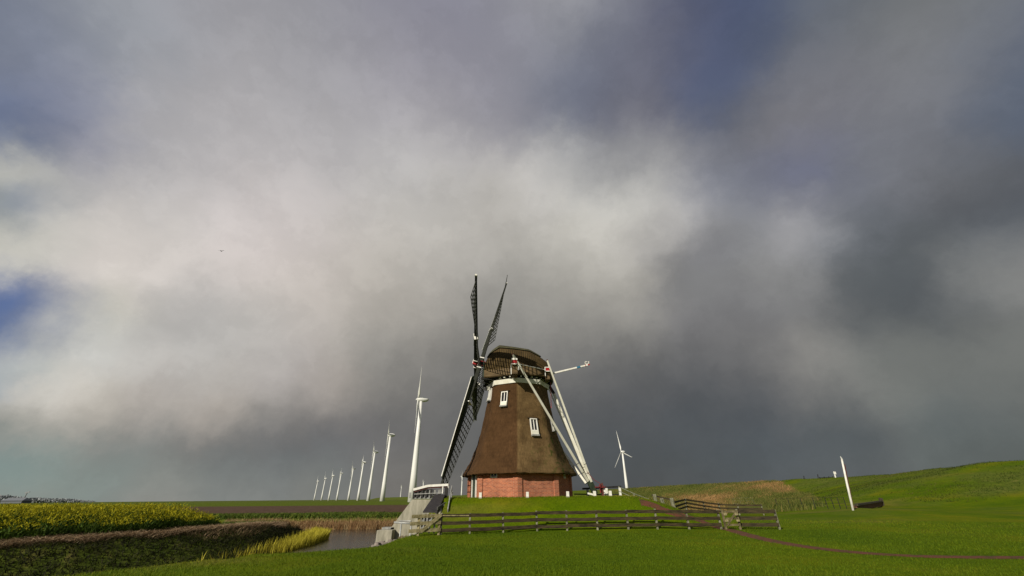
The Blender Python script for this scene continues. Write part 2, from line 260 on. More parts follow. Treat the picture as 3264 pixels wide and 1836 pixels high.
def fastmesh(name,V,F,m,attrs=None,smooth=False):
    me=D.meshes.new(name); V=np.asarray(V,np.float32);F=np.asarray(F,np.int32); k=F.shape[1]
    me.vertices.add(len(V)); me.vertices.foreach_set('co',V.ravel())
    me.loops.add(F.size); me.loops.foreach_set('vertex_index',F.ravel())
    me.polygons.add(len(F)); me.polygons.foreach_set('loop_start',np.arange(0,F.size,k,dtype=np.int32)); me.polygons.foreach_set('loop_total',np.full(len(F),k,np.int32))
    if smooth: me.polygons.foreach_set('use_smooth',np.ones(len(F),bool))
    me.update(calc_edges=True); me.validate()
    for an,arr in (attrs or {}).items():
        at=me.color_attributes.new(an,'FLOAT_COLOR','POINT'); c=np.ones((len(V),4),np.float32); c[:,:3]=arr; at.data.foreach_set('color',c.ravel())
    me.materials.append(m); o=D.objects.new(name,me); COL.objects.link(o); return o
# ---------------------------------------------------------------- terrain
WP=np.array([(-9.9,33.9),(-9.0,32.0),(-6.4,31.8),(-6.6,30.0),(-7.4,28),(-7.8,24),(-7.7,20.6),(-9,19.6),(-12.4,18.2),(-15.2,13.0),(-19,6.5),(-24,0),(-30,-12),(-37,-12),(-31,2),(-26,10),(-21.5,16),(-18.3,20.5),(-16.3,25),(-15.2,30),(-15.6,35),(-16.7,41),(-19,42.6),(-30,43.4),(-70,45),(-70,54.5),(-22.7,53.6),(-14,53.5),(-8,53.2),(-8.6,42)],float)
def sd_poly(P,x,y):
    d=np.full(x.shape,1e9);ins=np.zeros(x.shape,bool);n=len(P)
    for i in range(n):
        ax,ay=P[i];bx,by=P[(i+1)%n];ex,ey=bx-ax,by-ay
        t=np.clip(((x-ax)*ex+(y-ay)*ey)/(ex*ex+ey*ey),0,1)
        d=np.minimum(d,(x-ax-t*ex)**2+(y-ay-t*ey)**2)
        c=((ay>y)!=(by>y)); ins^= c&(x<(bx-ax)*(y-ay)/((by-ay) if by!=ay else 1e-9)+ax)
    d=np.sqrt(d); return np.where(ins,-d,d)
def sd_line(P,x,y):
    d=np.full(x.shape,1e18);s=np.ones(x.shape)
    for i in range(len(P)-1):
        ax,ay=P[i][:2];bx,by=P[i+1][:2];ex,ey=bx-ax,by-ay
        t=np.clip(((x-ax)*ex+(y-ay)*ey)/(ex*ex+ey*ey),0,1)
        q=(x-ax-t*ex)**2+(y-ay-t*ey)**2; c=np.where(ex*(y-ay)-ey*(x-ax)>=0,1.,-1.); m=q<d; d=np.where(m,q,d); s=np.where(m,c,s)
    return np.sqrt(d)*s
sm=lambda t:(lambda u:u*u*(3-2*u))(np.clip(t,0,1))
DZ=7.5
DIKE=[(128,-60)]+[tuple(atZ(px,py,DZ)[:2]) for px,py in((3240,1470),(2970,1504),(2735,1521),(2581,1528),(2400,1538),(2207,1546),(2004,1557),(1824,1565),(1450,1579))]
DIKE.append((DIKE[-1][0]-420,DIKE[-1][1]+900))
_nf=rng.normal(size=(24,2));_np=rng.uniform(0,6.28,24)
def und(x,y,s):
    r=np.zeros(x.shape)
    for i in range(24):
        k=_nf[i]*(1+i*.18)/s; r+=np.sin(x*k[0]+y*k[1]+_np[i])/(1+i*.25)
    return r/4
def terrain(x,y):
    x=np.asarray(x,float);y=np.asarray(y,float)
    left=sm((-x-13)/3)
    north=sm((y-46)/5)*sm((6-x)/14)
    base=np.zeros(x.shape)
    base=base-0.28*np.maximum(left*sm((y-34)/8),north)
    bank=np.exp(-((sd_line([(-27,11),(-21.2,19),(-19.2,24),(-18.4,30),(-18.9,36),(-21,40)],x,y))/2.2)**2)
    base=base+0.10*bank+0.05*left*sm((36-y)/8)
    # mound under the mill
    qx=np.maximum(np.abs(x-1.3)-6.2,0);qx=np.where(x>1.3,qx*.55,qx*1.5);qy=np.maximum(np.abs(y-37.2)-6.0,0)
    dm=np.sqrt(qx**2+qy**2)
    base=base+1.82*sm(1-dm/4.3)
    base=base+.62*np.exp(-((x-16.6)**2+(y-43.5)**2)/14)
    # soft rolls towards the dike
    far=sm((np.hypot(x,y)-30)/40)
    base=base+und(x,y,13)*0.10*sm((np.hypot(x,y)-8)/20)*(x>-12)+und(x,y,38)*.28*far*sm((x-8)/25)
    base=base+0.9*np.exp(-((x-34-0.25*(y-40))/7)**2)*sm((y-30)/14)*sm((92-y)/30)*0.55
    sd=sd_line(DIKE,x,y)   # positive on the land side
    prof=np.where(sd>0,DZ*sm(1.0-(sd-1.5)/46)*0.93+DZ*.07*sm(1-(sd-1.5)/14),DZ*sm(1+(sd+3)/30))
    base=np.maximum(base,base*.6+prof+(und(x,y,9)*.30+und(x,y,4)*.14)*(prof>.3)*(sd>1))
    w=sd_poly(WP,x,y); wd=np.where(x>-9.5,np.where(y>30.5,1.1,2.1),3.1); wd=np.where(y>50,1.6,wd)
    z=np.where(w>0,-1.3+(base+1.3)*sm(w/wd*.92+.04),-1.3-np.minimum(1.0,-w*.7)-.06)
    return z
def tz(x,y): return float(terrain(np.array([x]),np.array([y]))[0])
def hit(px,py,dz=0):
    r=ray(px,py); t=np.geomspace(8,1500,6000)
    P=np.array([0,0,CZ])[None]+r[None]*t[:,None]; g=terrain(P[:,0],P[:,1]); below=np.nonzero(P[:,2]<g)[0]
    i=below[0] if len(below) else -1
    p=P[i].copy(); p[2]=tz(p[0],p[1])+dz; return p
ang=np.concatenate([np.radians(np.linspace(-64,64,760)),np.radians(np.linspace(66,294,60))]); rad=np.concatenate([[0.05],np.geomspace(1.0,9000,620)])
A,Rr=np.meshgrid(ang,rad); X=np.sin(A)*Rr;Yy=np.cos(A)*Rr;Z=terrain(X,Yy)
na,nr=len(ang),len(rad)
idx=np.arange(na*nr).reshape(nr,na); i2=np.roll(idx,-1,axis=1)
Fq=np.stack([idx[:-1],i2[:-1],i2[1:],idx[1:]],-1).reshape(-1,4)[:,::-1]
wsd=sd_poly(WP,X,Yy); dsd=sd_line(DIKE,X,Yy)
jit=und(X,Yy,3)*1.2+und(X,Yy,.9)*.5
soil=sm((Yy+jit-64)/3)*sm((176+und(X,Yy,30)*4-Yy)/10)*sm((-X-2-(Yy-60)*.02)/4)*(dsd>20)
# rough unmown grass: banks, verge beyond the water, part of the dike
rough=np.maximum(sm((5.2-wsd-jit)/1.4)*(X<-12.5)*(wsd>-1), sm((Yy+jit-52.5)/1)*sm((66-Yy)/2)*(X<6))
rough=np.maximum(rough,.42*sm((und(X,Yy,8)*1.2+und(X,Yy,2.5)*.5-.12)/.7)*(wsd>1))
leftl=sm((-X-14+jit)/3)*(Yy<64)*(wsd>0); rough=np.maximum(rough,leftl)
az=X/np.maximum(Yy,1e-3)
farr=(dsd>10)*(.5*sm((Yy-186)/20)+.45*sm((Yy-420)/200)); rough=np.maximum(rough,farr); rough=np.maximum(rough,(Z>1.2)*(az>.5)*.95*sm((und(X,Yy,11)*1.2+und(X,Yy,4)*.5+.55)/.9)*(dsd<60))
dr=sm((az-.14+jit*.01)/.05)*sm((.65-(Z-1)*.0-az+jit*.012+(4-Z)*.012)/.05)*sm((Yy-50-jit*3)/10)*(Yy>0)
tanw=lambda X,Y,Z:(lambda a:1.35*np.exp(-((a-.42-und(X,Y,5)*.02)/.065)**2)*np.exp(-((Z-1.2)/1.6)**2)+np.exp(-((a-.57)/.10)**2)*np.exp(-((Z-5.0+und(X,Y,7))/2.3)**2))(X/np.maximum(Y,1e-3))
tan=np.clip(tanw(X,Yy,Z)*.9+.22*sm((und(X,Yy,6)+.1)/.6),0,.9)*dr
worn=lambda X,Y:sm((und(X*.28,Y*.8,2.6)*1.1+und(X,Y,1.4)*.35-.12)/.75)
tan=np.maximum(tan,.30*worn(X,Yy)*(X>-12)*(Z<1.4))
msk=np.stack([soil,np.maximum(rough*.85,dr),np.maximum(tan,0)],-1).reshape(-1,3)
def ground_extra(m,t,b):
    at=t.nodes.new('ShaderNodeAttribute'); at.attribute_name='cover'; sp=t.nodes.new('ShaderNodeSeparateColor'); t.links.new(at.outputs['Color'],sp.inputs[0])
    tcn=t.nodes.new('ShaderNodeTexCoord'); ob=tcn.outputs['Object']
    def noise(s,d=6,st=None,r=.6):
        n=t.nodes.new('ShaderNodeTexNoise'); n.inputs['Scale'].default_value=s; n.inputs['Detail'].default_value=d; n.inputs['Roughness'].default_value=r
        v=ob
        if st: mp=t.nodes.new('ShaderNodeMapping'); mp.inputs['Scale'].default_value=st; t.links.new(ob,mp.inputs[0]); v=mp.outputs[0]
        t.links.new(v,n.inputs['Vector']); return n.outputs[0]
    def ramp(src,*st):
        r=t.nodes.new('ShaderNodeValToRGB'); e=r.color_ramp.elements
        while len(e)<len(st): e.new(.5)
        for i,(p,c) in enumerate(st): e[i].position=p;e[i].color=(*c,1)
        t.links.new(src,r.inputs[0]); return r.outputs[0]
    def mixc(fac,a,c,bt='MIX'):
        x=t.nodes.new('ShaderNodeMix'); x.data_type='RGBA'; x.blend_type=bt
        for i,v in ((0,fac),(6,a),(7,c)):
            if hasattr(v,'is_output'): t.links.new(v,x.inputs[i])
            else: x.inputs[i].default_value=v if i==0 else (*v,1)
        return x.outputs[2]
    lawn=ramp(noise(.16,5),(.32,(.064,.112,.001)),(.52,(.094,.138,.001)),(.70,(.145,.152,.004)))
    lawn=mixc(.7,lawn,ramp(noise(7,8,r=.75),(.3,(.50,.58,.5)),(.7,(1.3,1.25,1.3))),'MULTIPLY')
    lawn=mixc(.6,lawn,ramp(noise(.9,5),(.35,(.74,.80,.8)),(.65,(1.15,1.1,1.0))),'MULTIPLY')
    lawn=mixc(.8,lawn,ramp(noise(45,3,r=.8),(.3,(.5,.55,.5)),(.7,(1.35,1.3,1.3))),'MULTIPLY')
    soilc=ramp(noise(1.5,8,(1,.25,1)),(.35,(.060,.036,.024)),(.65,(.115,.072,.048)))
    roughc=ramp(noise(1.2,9,r=.7),(.3,(.040,.062,.010)),(.55,(.095,.115,.018)),(.72,(.19,.15,.05)))
    tanc=ramp(noise(.9,9,r=.7),(.3,(.09,.08,.022)),(.55,(.21,.13,.05)),(.7,(.17,.16,.045)))
    c=mixc(sp.outputs[1],lawn,roughc); c=mixc(sp.outputs[2],c,tanc); c=mixc(sp.outputs[0],c,soilc)
    t.links.new(c,b.inputs['Base Color'])
    bp=t.nodes.new('ShaderNodeBump'); bp.inputs['Strength'].default_value=.5; bp.inputs['Distance'].default_value=.06
    t.links.new(noise(10,7,r=.75),bp.inputs['Height']); t.links.new(bp.outputs[0],b.inputs['Normal'])
GROUND=mat('meadow_ground',(.1,.2,.01),rough=1.0,spec=0.05,extra=ground_extra)
g=fastmesh('ground',np.stack([X,Yy,Z],-1).reshape(-1,3),Fq,GROUND,{'cover':msk},True)
tag(g,'green mown grass, banks, dike slope and ploughed polder fields','ground',kind='structure')
# water
def water_extra(m,t,b):
    b.inputs['IOR'].default_value=1.33
WATER=mat('canal_water',(.030,.027,.022),rough=.12,spec=.5,bump=.35,bscale=5,stretch=(1,2.2,1))
mb=MB().add([(-75,-16,-1.3),(-4,-16,-1.3),(-4,56,-1.3),(-75,56,-1.3)],[(0,1,2,3)])
o=build('water',mb,WATER); tag(o,'dark calm water of the mill canal','water',kind='structure')
# brick path
pp=[(2040,1600),(2080,1609),(2112,1624),(2165,1641),(2235,1661),(2313,1687),(2400,1710),(2500,1732),(2620,1750),(2760,1764),(2940,1774),(3264,1778),(3500,1776)]
PT=[hit(*q) for q in pp]
def catmull(P,n=14):
    out=[];P=[2*P[0]-P[1]]+list(P)+[2*P[-1]-P[-2]]
    for i in range(1,len(P)-2):
        for k in range(n):
            t=k/n; out.append(.5*((2*P[i])+(-P[i-1]+P[i+1])*t+(2*P[i-1]-5*P[i]+4*P[i+1]-P[i+2])*t*t+(-P[i-1]+3*P[i]-3*P[i+1]+P[i+2])*t**3))
    out.append(P[-2]); return out
cp=catmull(PT); vs=[];fs=[];m7=7
for i,p in enumerate(cp):
    d=cp[min(i+1,len(cp)-1)]-cp[max(i-1,0)]; nrm=np.array([-d[1],d[0]]);nrm/=np.linalg.norm(nrm)
    wd=.40-.10*i/len(cp)+.02*math.sin(i*1.7)
    for k in range(m7):
        s=(k/(m7-1)*2-1)*wd*(1+.10*math.sin(i*2.3+k)+.06*rng.normal()); x,y=p[0]+nrm[0]*s,p[1]+nrm[1]*s
        vs.append((x,y,tz(x,y)+(.022 if 0<k<m7-1 else .004)))
for i in range(len(cp)-1):
    for k in range(m7-1): a=i*m7+k; fs.append((a,a+1,a+m7+1,a+m7))
PATHM=mat('brick_path',(.060,.040,.010),(.118,.042,.020),scale=2.6,rough=.9,bump=.5,bscale=30,detail=10,lo=.36,hi=.52)
o=build('path',MB().add(vs,fs),PATHM,smooth=True); tag(o,'narrow red brick footpath curving over the lawn to the mill','path',kind='structure')
# ---------------------------------------------------------------- mill
MC=np.array([0.47,36.5]); ROT=math.radians(-90-2.5); MB0=1.72
mill=empty('windmill',(MC[0],MC[1],MB0),'old thatched drainage windmill on brick base with dark lattice sails','windmill')
def oct_pt(R,k,z,off=0): a=ROT+math.radians(45)*k+off; return np.array([MC[0]+R*math.cos(a),MC[1]+R*math.sin(a),z])
def octring(R,z,rc=.42,nc=5,ne=6):
    P=[]
    for k in range(8):
        c0=oct_pt(R,k-1,z);c=oct_pt(R,k,z);c1=oct_pt(R,k+1,z)
        e0=(c0-c)/np.linalg.norm(c0-c);e1=(c1-c)/np.linalg.norm(c1-c);L1=np.linalg.norm(c1-c);r=min(rc,.24*L1)
        a=c+e0*r;b=c+e1*r
        for i in range(nc+1):
            t=i/nc; P.append(((1-t)**2)*a+2*t*(1-t)*c+t*t*b)
        nb=c1-e1*r
        for i in range(1,ne): P.append(b+(nb-b)*i/ne)
    return P
def loft(rings,closed=True):
    n=len(rings[0]);vs=[p for r in rings for p in r];fs=[]
    for i in range(len(rings)-1):
        for k in range(n if closed else n-1): fs.append((i*n+k,i*n+(k+1)%n,(i+1)*n+(k+1)%n,(i+1)*n+k))
    return MB().add(vs,fs)
def add_uv(o,ringn,us,vs_):
    me=o.data; uv=me.uv_layers.new(name='UVMap'); n=ringn
    for p in me.polygons:
        for li in p.loop_indices:
            vi=me.loops[li].vertex_index; i,k=divmod(vi,n); u=us[k]
            ks=[me.loops[l].vertex_index%n for l in p.loop_indices]
            if k==0 and max(ks)==n-1: u=us[-1]+.1
            uv.data[li].uv=(u,vs_[i])
prof=[(4.02,3.72),(4.45,3.42),(4.76,3.30),(4.83,3.36),(4.80,3.48),(4.62,3.72),(4.42,4.02),(4.21,4.36),(3.98,4.86),(3.79,5.37),(3.6,5.9),(3.45,6.4),(3.28,7.1),(3.14,7.85),(3.0,8.6),(2.88,9.3),(2.77,10.0),(2.70,10.55),(2.66,10.75)]
# finer
pz=[];
for i in range(len(prof)-1):
    for j in range(3): t=j/3; pz.append((prof[i][0]*(1-t)+prof[i+1][0]*t,prof[i][1]*(1-t)+prof[i+1][1]*t))
pz.append(prof[-1])
rings=[]
for R,z in pz:
    r=octring(R,z)
    if z>3.45 and R<4.8: r=[p+np.array([(p[0]-MC[0]),(p[1]-MC[1]),0])*(rng.normal()*.0035+.010*math.sin(p[0]*3.1+p[2]*1.7)*math.sin(p[1]*2.3+p[2]*2.9)) for p in r]
    elif z<3.5: r=[p+np.array([0,0,rng.normal()*.028]) for p in r]
    rings.append(r)
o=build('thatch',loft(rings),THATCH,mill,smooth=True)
nR=len(rings[0]); us=[0]
for k in range(1,nR): us.append(us[-1]+float(np.linalg.norm((rings[8][k]-rings[8][k-1])[:2])))
vv=[0]
for i in range(1,len(pz)): vv.append(vv[-1]+math.hypot(pz[i][0]-pz[i-1][0],pz[i][1]-pz[i-1][1]))
add_uv(o,nR,us,vv)
fa=o.data.color_attributes.new('facet','FLOAT_COLOR','POINT')
for i,v in enumerate(o.data.vertices):
    x,y,z=v.co; a=(math.degrees(math.atan2(y,x)-ROT)+720)%360   # 0 = corner facing the camera
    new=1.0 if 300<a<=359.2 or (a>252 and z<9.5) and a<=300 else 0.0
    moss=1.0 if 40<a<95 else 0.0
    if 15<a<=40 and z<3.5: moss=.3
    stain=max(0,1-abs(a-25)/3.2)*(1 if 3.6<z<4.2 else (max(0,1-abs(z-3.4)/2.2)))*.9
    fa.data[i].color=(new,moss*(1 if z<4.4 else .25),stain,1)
# brick base with corner piers
def wallring(R,z): return [oct_pt(R,k,z) for k in range(8)]
vsb=[];fsb=[];uvs=[]
zb0,zb1=1.35,3.85
def quad_uv(a,b,z0,z1,u0):
    i=len(vsb); Lw=float(np.linalg.norm((b-a)[:2]))
    vsb.extend([np.array([a[0],a[1],z0]),np.array([b[0],b[1],z0]),np.array([b[0],b[1],z1]),np.array([a[0],a[1],z1])]); fsb.append((i,i+1,i+2,i+3)); uvs.extend([(u0,z0),(u0+Lw,z0),(u0+Lw,z1),(u0,z1)])
    return u0+Lw
u=0
for k in range(8):
    a=oct_pt(4.20,k,0);b=oct_pt(4.20,k+1,0); u=quad_uv(a,b,zb0,zb1,u)
def uvobj(name,parent,m):
    mbb=MB().add(vsb,fsb); o=build(name,mbb,m,parent); uvl=o.data.uv_layers.new(name='UVMap')
    for i,q in enumerate(uvs): uvl.data[i].uv=q
    return o
base_o=uvobj('brick_base',mill,BRICK)
for k in range(8):
    vsb=[];fsb=[];uvs=[]
    c=oct_pt(4.20,k,0);e0=oct_pt(4.2,k-1,0)-c;e1=oct_pt(4.2,k+1,0)-c;e0/=np.linalg.norm(e0);e1/=np.linalg.norm(e1)
    c2=oct_pt(4.29,k,0); a=c2+e0*.36;b=c2+e1*.36; a0=c+e0*.36;b0=c+e1*.36
    u=0
    for p,q in((a0,a),(a,c2),(c2,b),(b,b0)): u=quad_uv(p,q,zb0,zb1,u)
    uvobj('corner_pier',mill,BRICK)
# plinth line
mbp=loft([[oct_pt(4.29,k,1.2) for k in range(8)],[oct_pt(4.33,k,1.95) for k in range(8)],[oct_pt(4.20,k,2.0) for k in range(8)]])
# fixture helper on a facet: k facet between corner k and k+1, u along -1..1
def facet_frame(k,R,z,u):
    a=oct_pt(R,k,z);b=oct_pt(R,k+1,z); p=a+(b-a)*(u+1)/2; e=(b-a)/np.linalg.norm(b-a); n=np.array([e[1],-e[0],0.]); return p,e,n
def Rz(z):
    for i in range(4,len(prof)-1):
        if prof[i][1]<=z<=prof[i+1][1]: t=(z-prof[i][1])/(prof[i+1][1]-prof[i][1]); return prof[i][0]*(1-t)+prof[i+1][0]*t
    return prof[-1][0]
def qbox(mb,p,e,n,up,w,h,d,ox=0,oz=0,on=0):
    c=p+e*ox+up*oz+n*on; vs=[]
    for k in (0,1):
        for i,j in((-1,-1),(1,-1),(1,1),(-1,1)): vs.append(c+e*i*w/2+up*j*h/2+n*(k*d))
    mb.add(vs,[(3,2,1,0),(4,5,6,7),(0,1,5,4),(1,2,6,5),(2,3,7,6),(3,0,4,7)])
def mill_window(k,u,z0,z1,wid,lab=None):
    p0,e,n=facet_frame(k,Rz(z0),z0,u);p1,_,_=facet_frame(k,Rz(z1),z1,u)
    up=p1-p0;H=np.linalg.norm(up);up=up/H; nn=np.cross(e,up);nn/=np.linalg.norm(nn); 
    if nn@n<0: nn=-nn
    pc=(p0+p1)/2+n*0.04
    fr=MB(); t=.065
    qbox(fr,pc,e,nn,up,t,H,.16,ox=-wid/2+t/2,on=-.06); qbox(fr,pc,e,nn,up,t,H,.16,ox=wid/2-t/2,on=-.06)
    qbox(fr,pc,e,nn,up,wid-2*t,.07,.16,oz=H/2-.035,on=-.06); qbox(fr,pc,e,nn,up,wid-2*t,.07,.16,oz=-H*.18,on=-.06)
    qbox(fr,pc,e,nn,up,.055,H*.60,.10,oz=H*.16,on=-.04)
    f=build('window',fr,GREYW if lab else WHITE,mill,label=lab)
    gm=MB(); qbox(gm,pc,e,nn,up,wid-2*t,H*.66,.02,oz=H*.16,on=-.03); build('pane',gm,GLASS,f)
    sm_=MB(); qbox(sm_,pc,e,nn,up,wid-.02,H*.22,.20,oz=-H*.32,on=-.06); build('apron_board',sm_,CREAM,f)
    s2=MB(); qbox(s2,pc,e,nn,up,wid+.04,H*.085,.26,oz=-H*.46,on=-.06); build('sill',s2,GREYW,f)
    rf=MB(); qbox(rf,pc,e,nn,up,wid+.34,.07,.20,oz=H/2+.05,on=-.12); build('thatch_brow',rf,THATCH_D,f)
THATCH_D=mat('thatch_brow',(.03,.02,.01),(.06,.04,.018),scale=5,rough=.95)
mill_window(-1,-0.03,8.42,9.72,.60)
mill_window(0,0.10,6.02,7.42,.60)
mill_window(-2,-0.02,9.2,10.4,.6)
mill_window(1,0.1,6.6,7.9,.6,'grey window on the mossy shaded side')
# small brick windows
def brick_window(k,u,z,wid,h):
    p,e,n=facet_frame(k,4.20,z,u); up=np.array([0,0,1.]); fr=MB(); t=.06
    qbox(fr,p,e,n,up,t,h,.06,ox=-wid/2); qbox(fr,p,e,n,up,t,h,.06,ox=wid/2); qbox(fr,p,e,n,up,wid-t,t,.06,oz=-h/2+t/2); qbox(fr,p,e,n,up,.045,h-t,.05,oz=t/2)
    f=build('window',fr,WHITE,mill); gm=MB(); qbox(gm,p,e,n,up,wid-t,h-t,.02,oz=t/2,on=.004); build('pane',gm,GLASS,f)
brick_window(-1,-0.20,3.30,.5,.42); brick_window(1,0.0,3.28,.36,.42)
# door on the left facet
p,e,n=facet_frame(-2,4.20,2.6,.30); up=np.array([0,0,1.])
dm=MB(); qbox(dm,p,e,n,up,.95,1.75,.07,oz=0); door=build('door',dm,DGREEN,mill)
fm=MB(); qbox(fm,p,e,n,up,.13,1.9,.13,ox=-.56); qbox(fm,p,e,n,up,.13,1.9,.13,ox=.56); qbox(fm,p,e,n,up,1.0,.13,.13,oz=.95); build('door_frame',fm,WHITE,door)
# white band under the cap
bandz=[(2.66,10.42),(2.80,10.42),(2.86,10.80),(2.66,10.82)]
build('white_band',loft([[oct_pt(R,k,z) for k in range(8)] for R,z in bandz+[bandz[0]]]),CREAM,mill,bevel=.01)
# curb ring
def cyl(R0,z0,R1,z1,n=48): return [[np.array([MC[0]+R*math.cos(2*math.pi*i/n),MC[1]+R*math.sin(2*math.pi*i/n),z]) for i in range(n)] for R,z in((R0,z0),(R1,z1))]
build('curb_ring',loft(cyl(2.45,10.7,2.5,11.3)),BLACK,mill,smooth=True)
# cap : length runs along X, front at -X
CX=MC[0]
def cap_w(x):   # x world
    t=x-CX
    if t<0: return 2.12+ (2.74-2.12)*sm(np.array((t+2.95)/2.6)).item()
    return max(.25,2.74*math.sqrt(max(0,1-(t/3.22)**2.6))**1.0)
def interp(x,P): return float(np.interp(x,[a for a,_ in P],[b for _,b in P]))
RIDGEP=[(-2.5,12.75),(-2.2,13.55),(-1.75,14.05),(-1.22,14.42),(0,14.2),(1.54,13.92),(2.4,13.4),(3.26,12.78),(3.6,12.2)]
xs=np.concatenate([np.linspace(-2.5,3.3,40),np.array([3.42,3.52,3.6,3.66])])
def cap_section(x,z0,phis,inset=0,zoff=0,wmul=1):
    w_=cap_w(x)*wmul-inset; h=interp(x,RIDGEP)+zoff-z0; P=[]
    for f in phis:
        c=math.copysign(abs(math.cos(f))**.82,math.cos(f)); s=abs(math.sin(f))**1.0
        P.append(np.array([x,MC[1]-w_*c,z0+h*s]))
    return P
phis=np.linspace(0,math.pi,33)
secs=[cap_section(x,11.62,phis,inset=.03) for x in xs]
cap=empty('dummy',(0,0,0),None,None); D.objects.remove(cap)
mbc=loft(secs,closed=False)
n=len(phis); mbc.add(secs[0],[tuple(range(n))]); mbc.add(secs[-1],[tuple(range(n-1,-1,-1))])
capo=build('cap',mbc,CAPTH,mill,smooth=True)
uvl=capo.data.uv_layers.new(name='UVMap')
for pgn in capo.data.polygons:
    for li in pgn.loop_indices:
        v=capo.data.vertices[capo.data.loops[li].vertex_index].co; uvl.data[li].uv=(v.x*1.0,v.z)
# ridge cover
ph2=np.linspace(math.radians(52),math.radians(128),15)
secs2=[]
for x in np.linspace(-2.3,2.55,28):
    secs2.append(cap_section(x,11.62,ph2,inset=-.05,zoff=.07))
build('ridge_cover',loft(secs2,closed=False),RIDGE,capo,smooth=True).modifiers.new('s','SOLIDIFY').thickness=.05
# visible thatch stitching rows along the cap side
st=MB()
for i,x in enumerate(np.arange(-2.35,2.0,.165)):
    sec=cap_section(x,11.62,np.linspace(math.radians(6),math.radians(50),7),inset=-.012)
    for a,b in zip(sec[:-1],sec[1:]): st.beam(a,b,.035,.03,up=(0,-1,.4))
build('thatch_stitching',st,THATCH_D,capo)
# lower boarding of the cap
lb=[]
for z,out in((11.02,-.02),(11.10,.06),(11.68,.02),(11.70,-.1)):
    ring=[]
    for x in xs[::1]: ring.append(np.array([x,MC[1]-cap_w(x)-out,z+.02*math.sin((x+2.5)*.6)]))
    for x in xs[::-1]: ring.append(np.array([x,MC[1]+cap_w(x)+out,z]))
    lb.append(ring)
build('cap_boarding',loft(lb),BRASSW,capo)
und_=MB(); 
rr=lb[0]; nn_=len(rr)//2
for i in range(nn_-1): und_.add([rr[i]+(0,0,.02),rr[i+1]+(0,0,.02),rr[-2-i]+(0,0,.02),rr[-1-i]+(0,0,.02)],[(3,2,1,0)])
build('cap_floor',und_,BLACK,capo)
dn=MB()
for i in range(34):
    a=2*math.pi*i/34; 
    dn.beam((MC[0]+2.2*math.cos(a),MC[1]+2.2*math.sin(a),10.95),(MC[0]+2.72*math.cos(a),MC[1]+2.72*math.sin(a),10.97),.13,.10)
each('curb_block',dn,CREAM,capo)
dn=MB()
for y in np.linspace(-2.0,2.0,4): dn.beam((-2.75,MC[1]+y,11.0),(3.4,MC[1]+y*.5,11.0),.2,.2)
each('cap_beam',dn,BLACK,capo)
# front face boarding
ff=MB().box((-2.62,MC[1]-2.0,11.05),(-2.52,MC[1]+2.0,12.55)); build('front_boarding',ff,DGREEN,capo)
# winding shaft and poll end
HUB=np.array([-3.25,36.5,12.97]); TIL=math.radians(13); NF=np.array([-math.cos(TIL),0,math.sin(TIL)])
AX=np.array([0,1.,0]);BX=np.array([math.sin(TIL),0,math.cos(TIL)])
ws=MB().tube([HUB-NF*2.2,HUB-NF*.15],[.3,.28],12); shaft=build('windshaft',ws,BLACK,mill,smooth=True)
ph=MB()
ph.beam(HUB-NF*.66,HUB+NF*.46,.48,.48,up=BX); build('poll_end',ph,RED,shaft,bevel=.03)
wh=MB()
for s in(-.06,): wh.beam(HUB+NF*(s-.03),HUB+NF*(s+.03),.52,.52,up=BX)
wh.beam(HUB+NF*.46,HUB+NF*.52,.26,.26,up=BX); each('poll_band',wh,WHITE,shaft)
# sails
def sail(angle,stock_off):
    r=math.cos(angle)*AX+math.sin(angle)*BX; m=math.sin(angle)*AX-math.cos(angle)*BX   # motion direction
    O=HUB+NF*stock_off; Ls=11.2
    sk=MB(); sk.beam(O-r*.0,O+r*Ls,.36,.34,up=NF,w2=.14,h2=.13); s=build('sail',sk,SAILW,mill)
    tau=lambda q: math.radians(np.interp(q,[1.6,11.2],[30,2]))
    T=lambda q: math.cos(tau(q))*m+math.sin(tau(q))*NF
    la=MB()
    qs=np.arange(1.9,11.0,.42)
    for q in qs:
        la.beam(O+r*q+T(q)*.05,O+r*q-T(q)*1.78,.055,.05,up=NF)
    for off in(.5,.98,1.42,1.78):
        for a,b in zip(qs[:-1],qs[1:]): la.beam(O+r*a-T(a)*off,O+r*b-T(b)*off,.045,.04,up=NF)
    build('lattice',la,SAILW,s)
    bd=MB(); q2=np.arange(1.9,11.05,.4)
    for a,b in zip(q2[:-1],q2[1:]):
        wa=.56 if a<9.8 else .36
        P=[O+r*a+T(a)*.10,O+r*b+T(b)*.10,O+r*b+T(b)*wa+NF*.05,O+r*a+T(a)*wa+NF*.05]; th=NF*.03
        bd.add([p-th for p in P]+[p+th for p in P],[(3,2,1,0),(4,5,6,7),(0,1,5,4),(1,2,6,5),(2,3,7,6),(3,0,4,7)])
    build('leading_board',bd,DGREEN,s)
    we=MB()
    for a,b in zip(q2[:-1],q2[1:]): we.beam(O+r*a+T(a)*.59+NF*.05,O+r*b+T(b)*.59+NF*.05,.055,.06,up=NF)
    build('white_edge',we,WHITE,s)
    tp=MB(); tp.beam(O+r*Ls,O+r*(Ls+.10),.16,.15,up=NF); tp.beam(O+r*.55-m*.25,O+r*.55+m*.25,.10,.42,up=NF); tp.beam(O+r*4.1-T(4.1)*.45,O+r*4.1+T(4.1)*.2,.09,.4,up=NF); each('white_fitting',tp,WHITE,s)
    return s
AL=math.radians(72.05)
for k in range(4): sail(AL+k*math.pi/2,(-.24 if k%2==0 else .20))
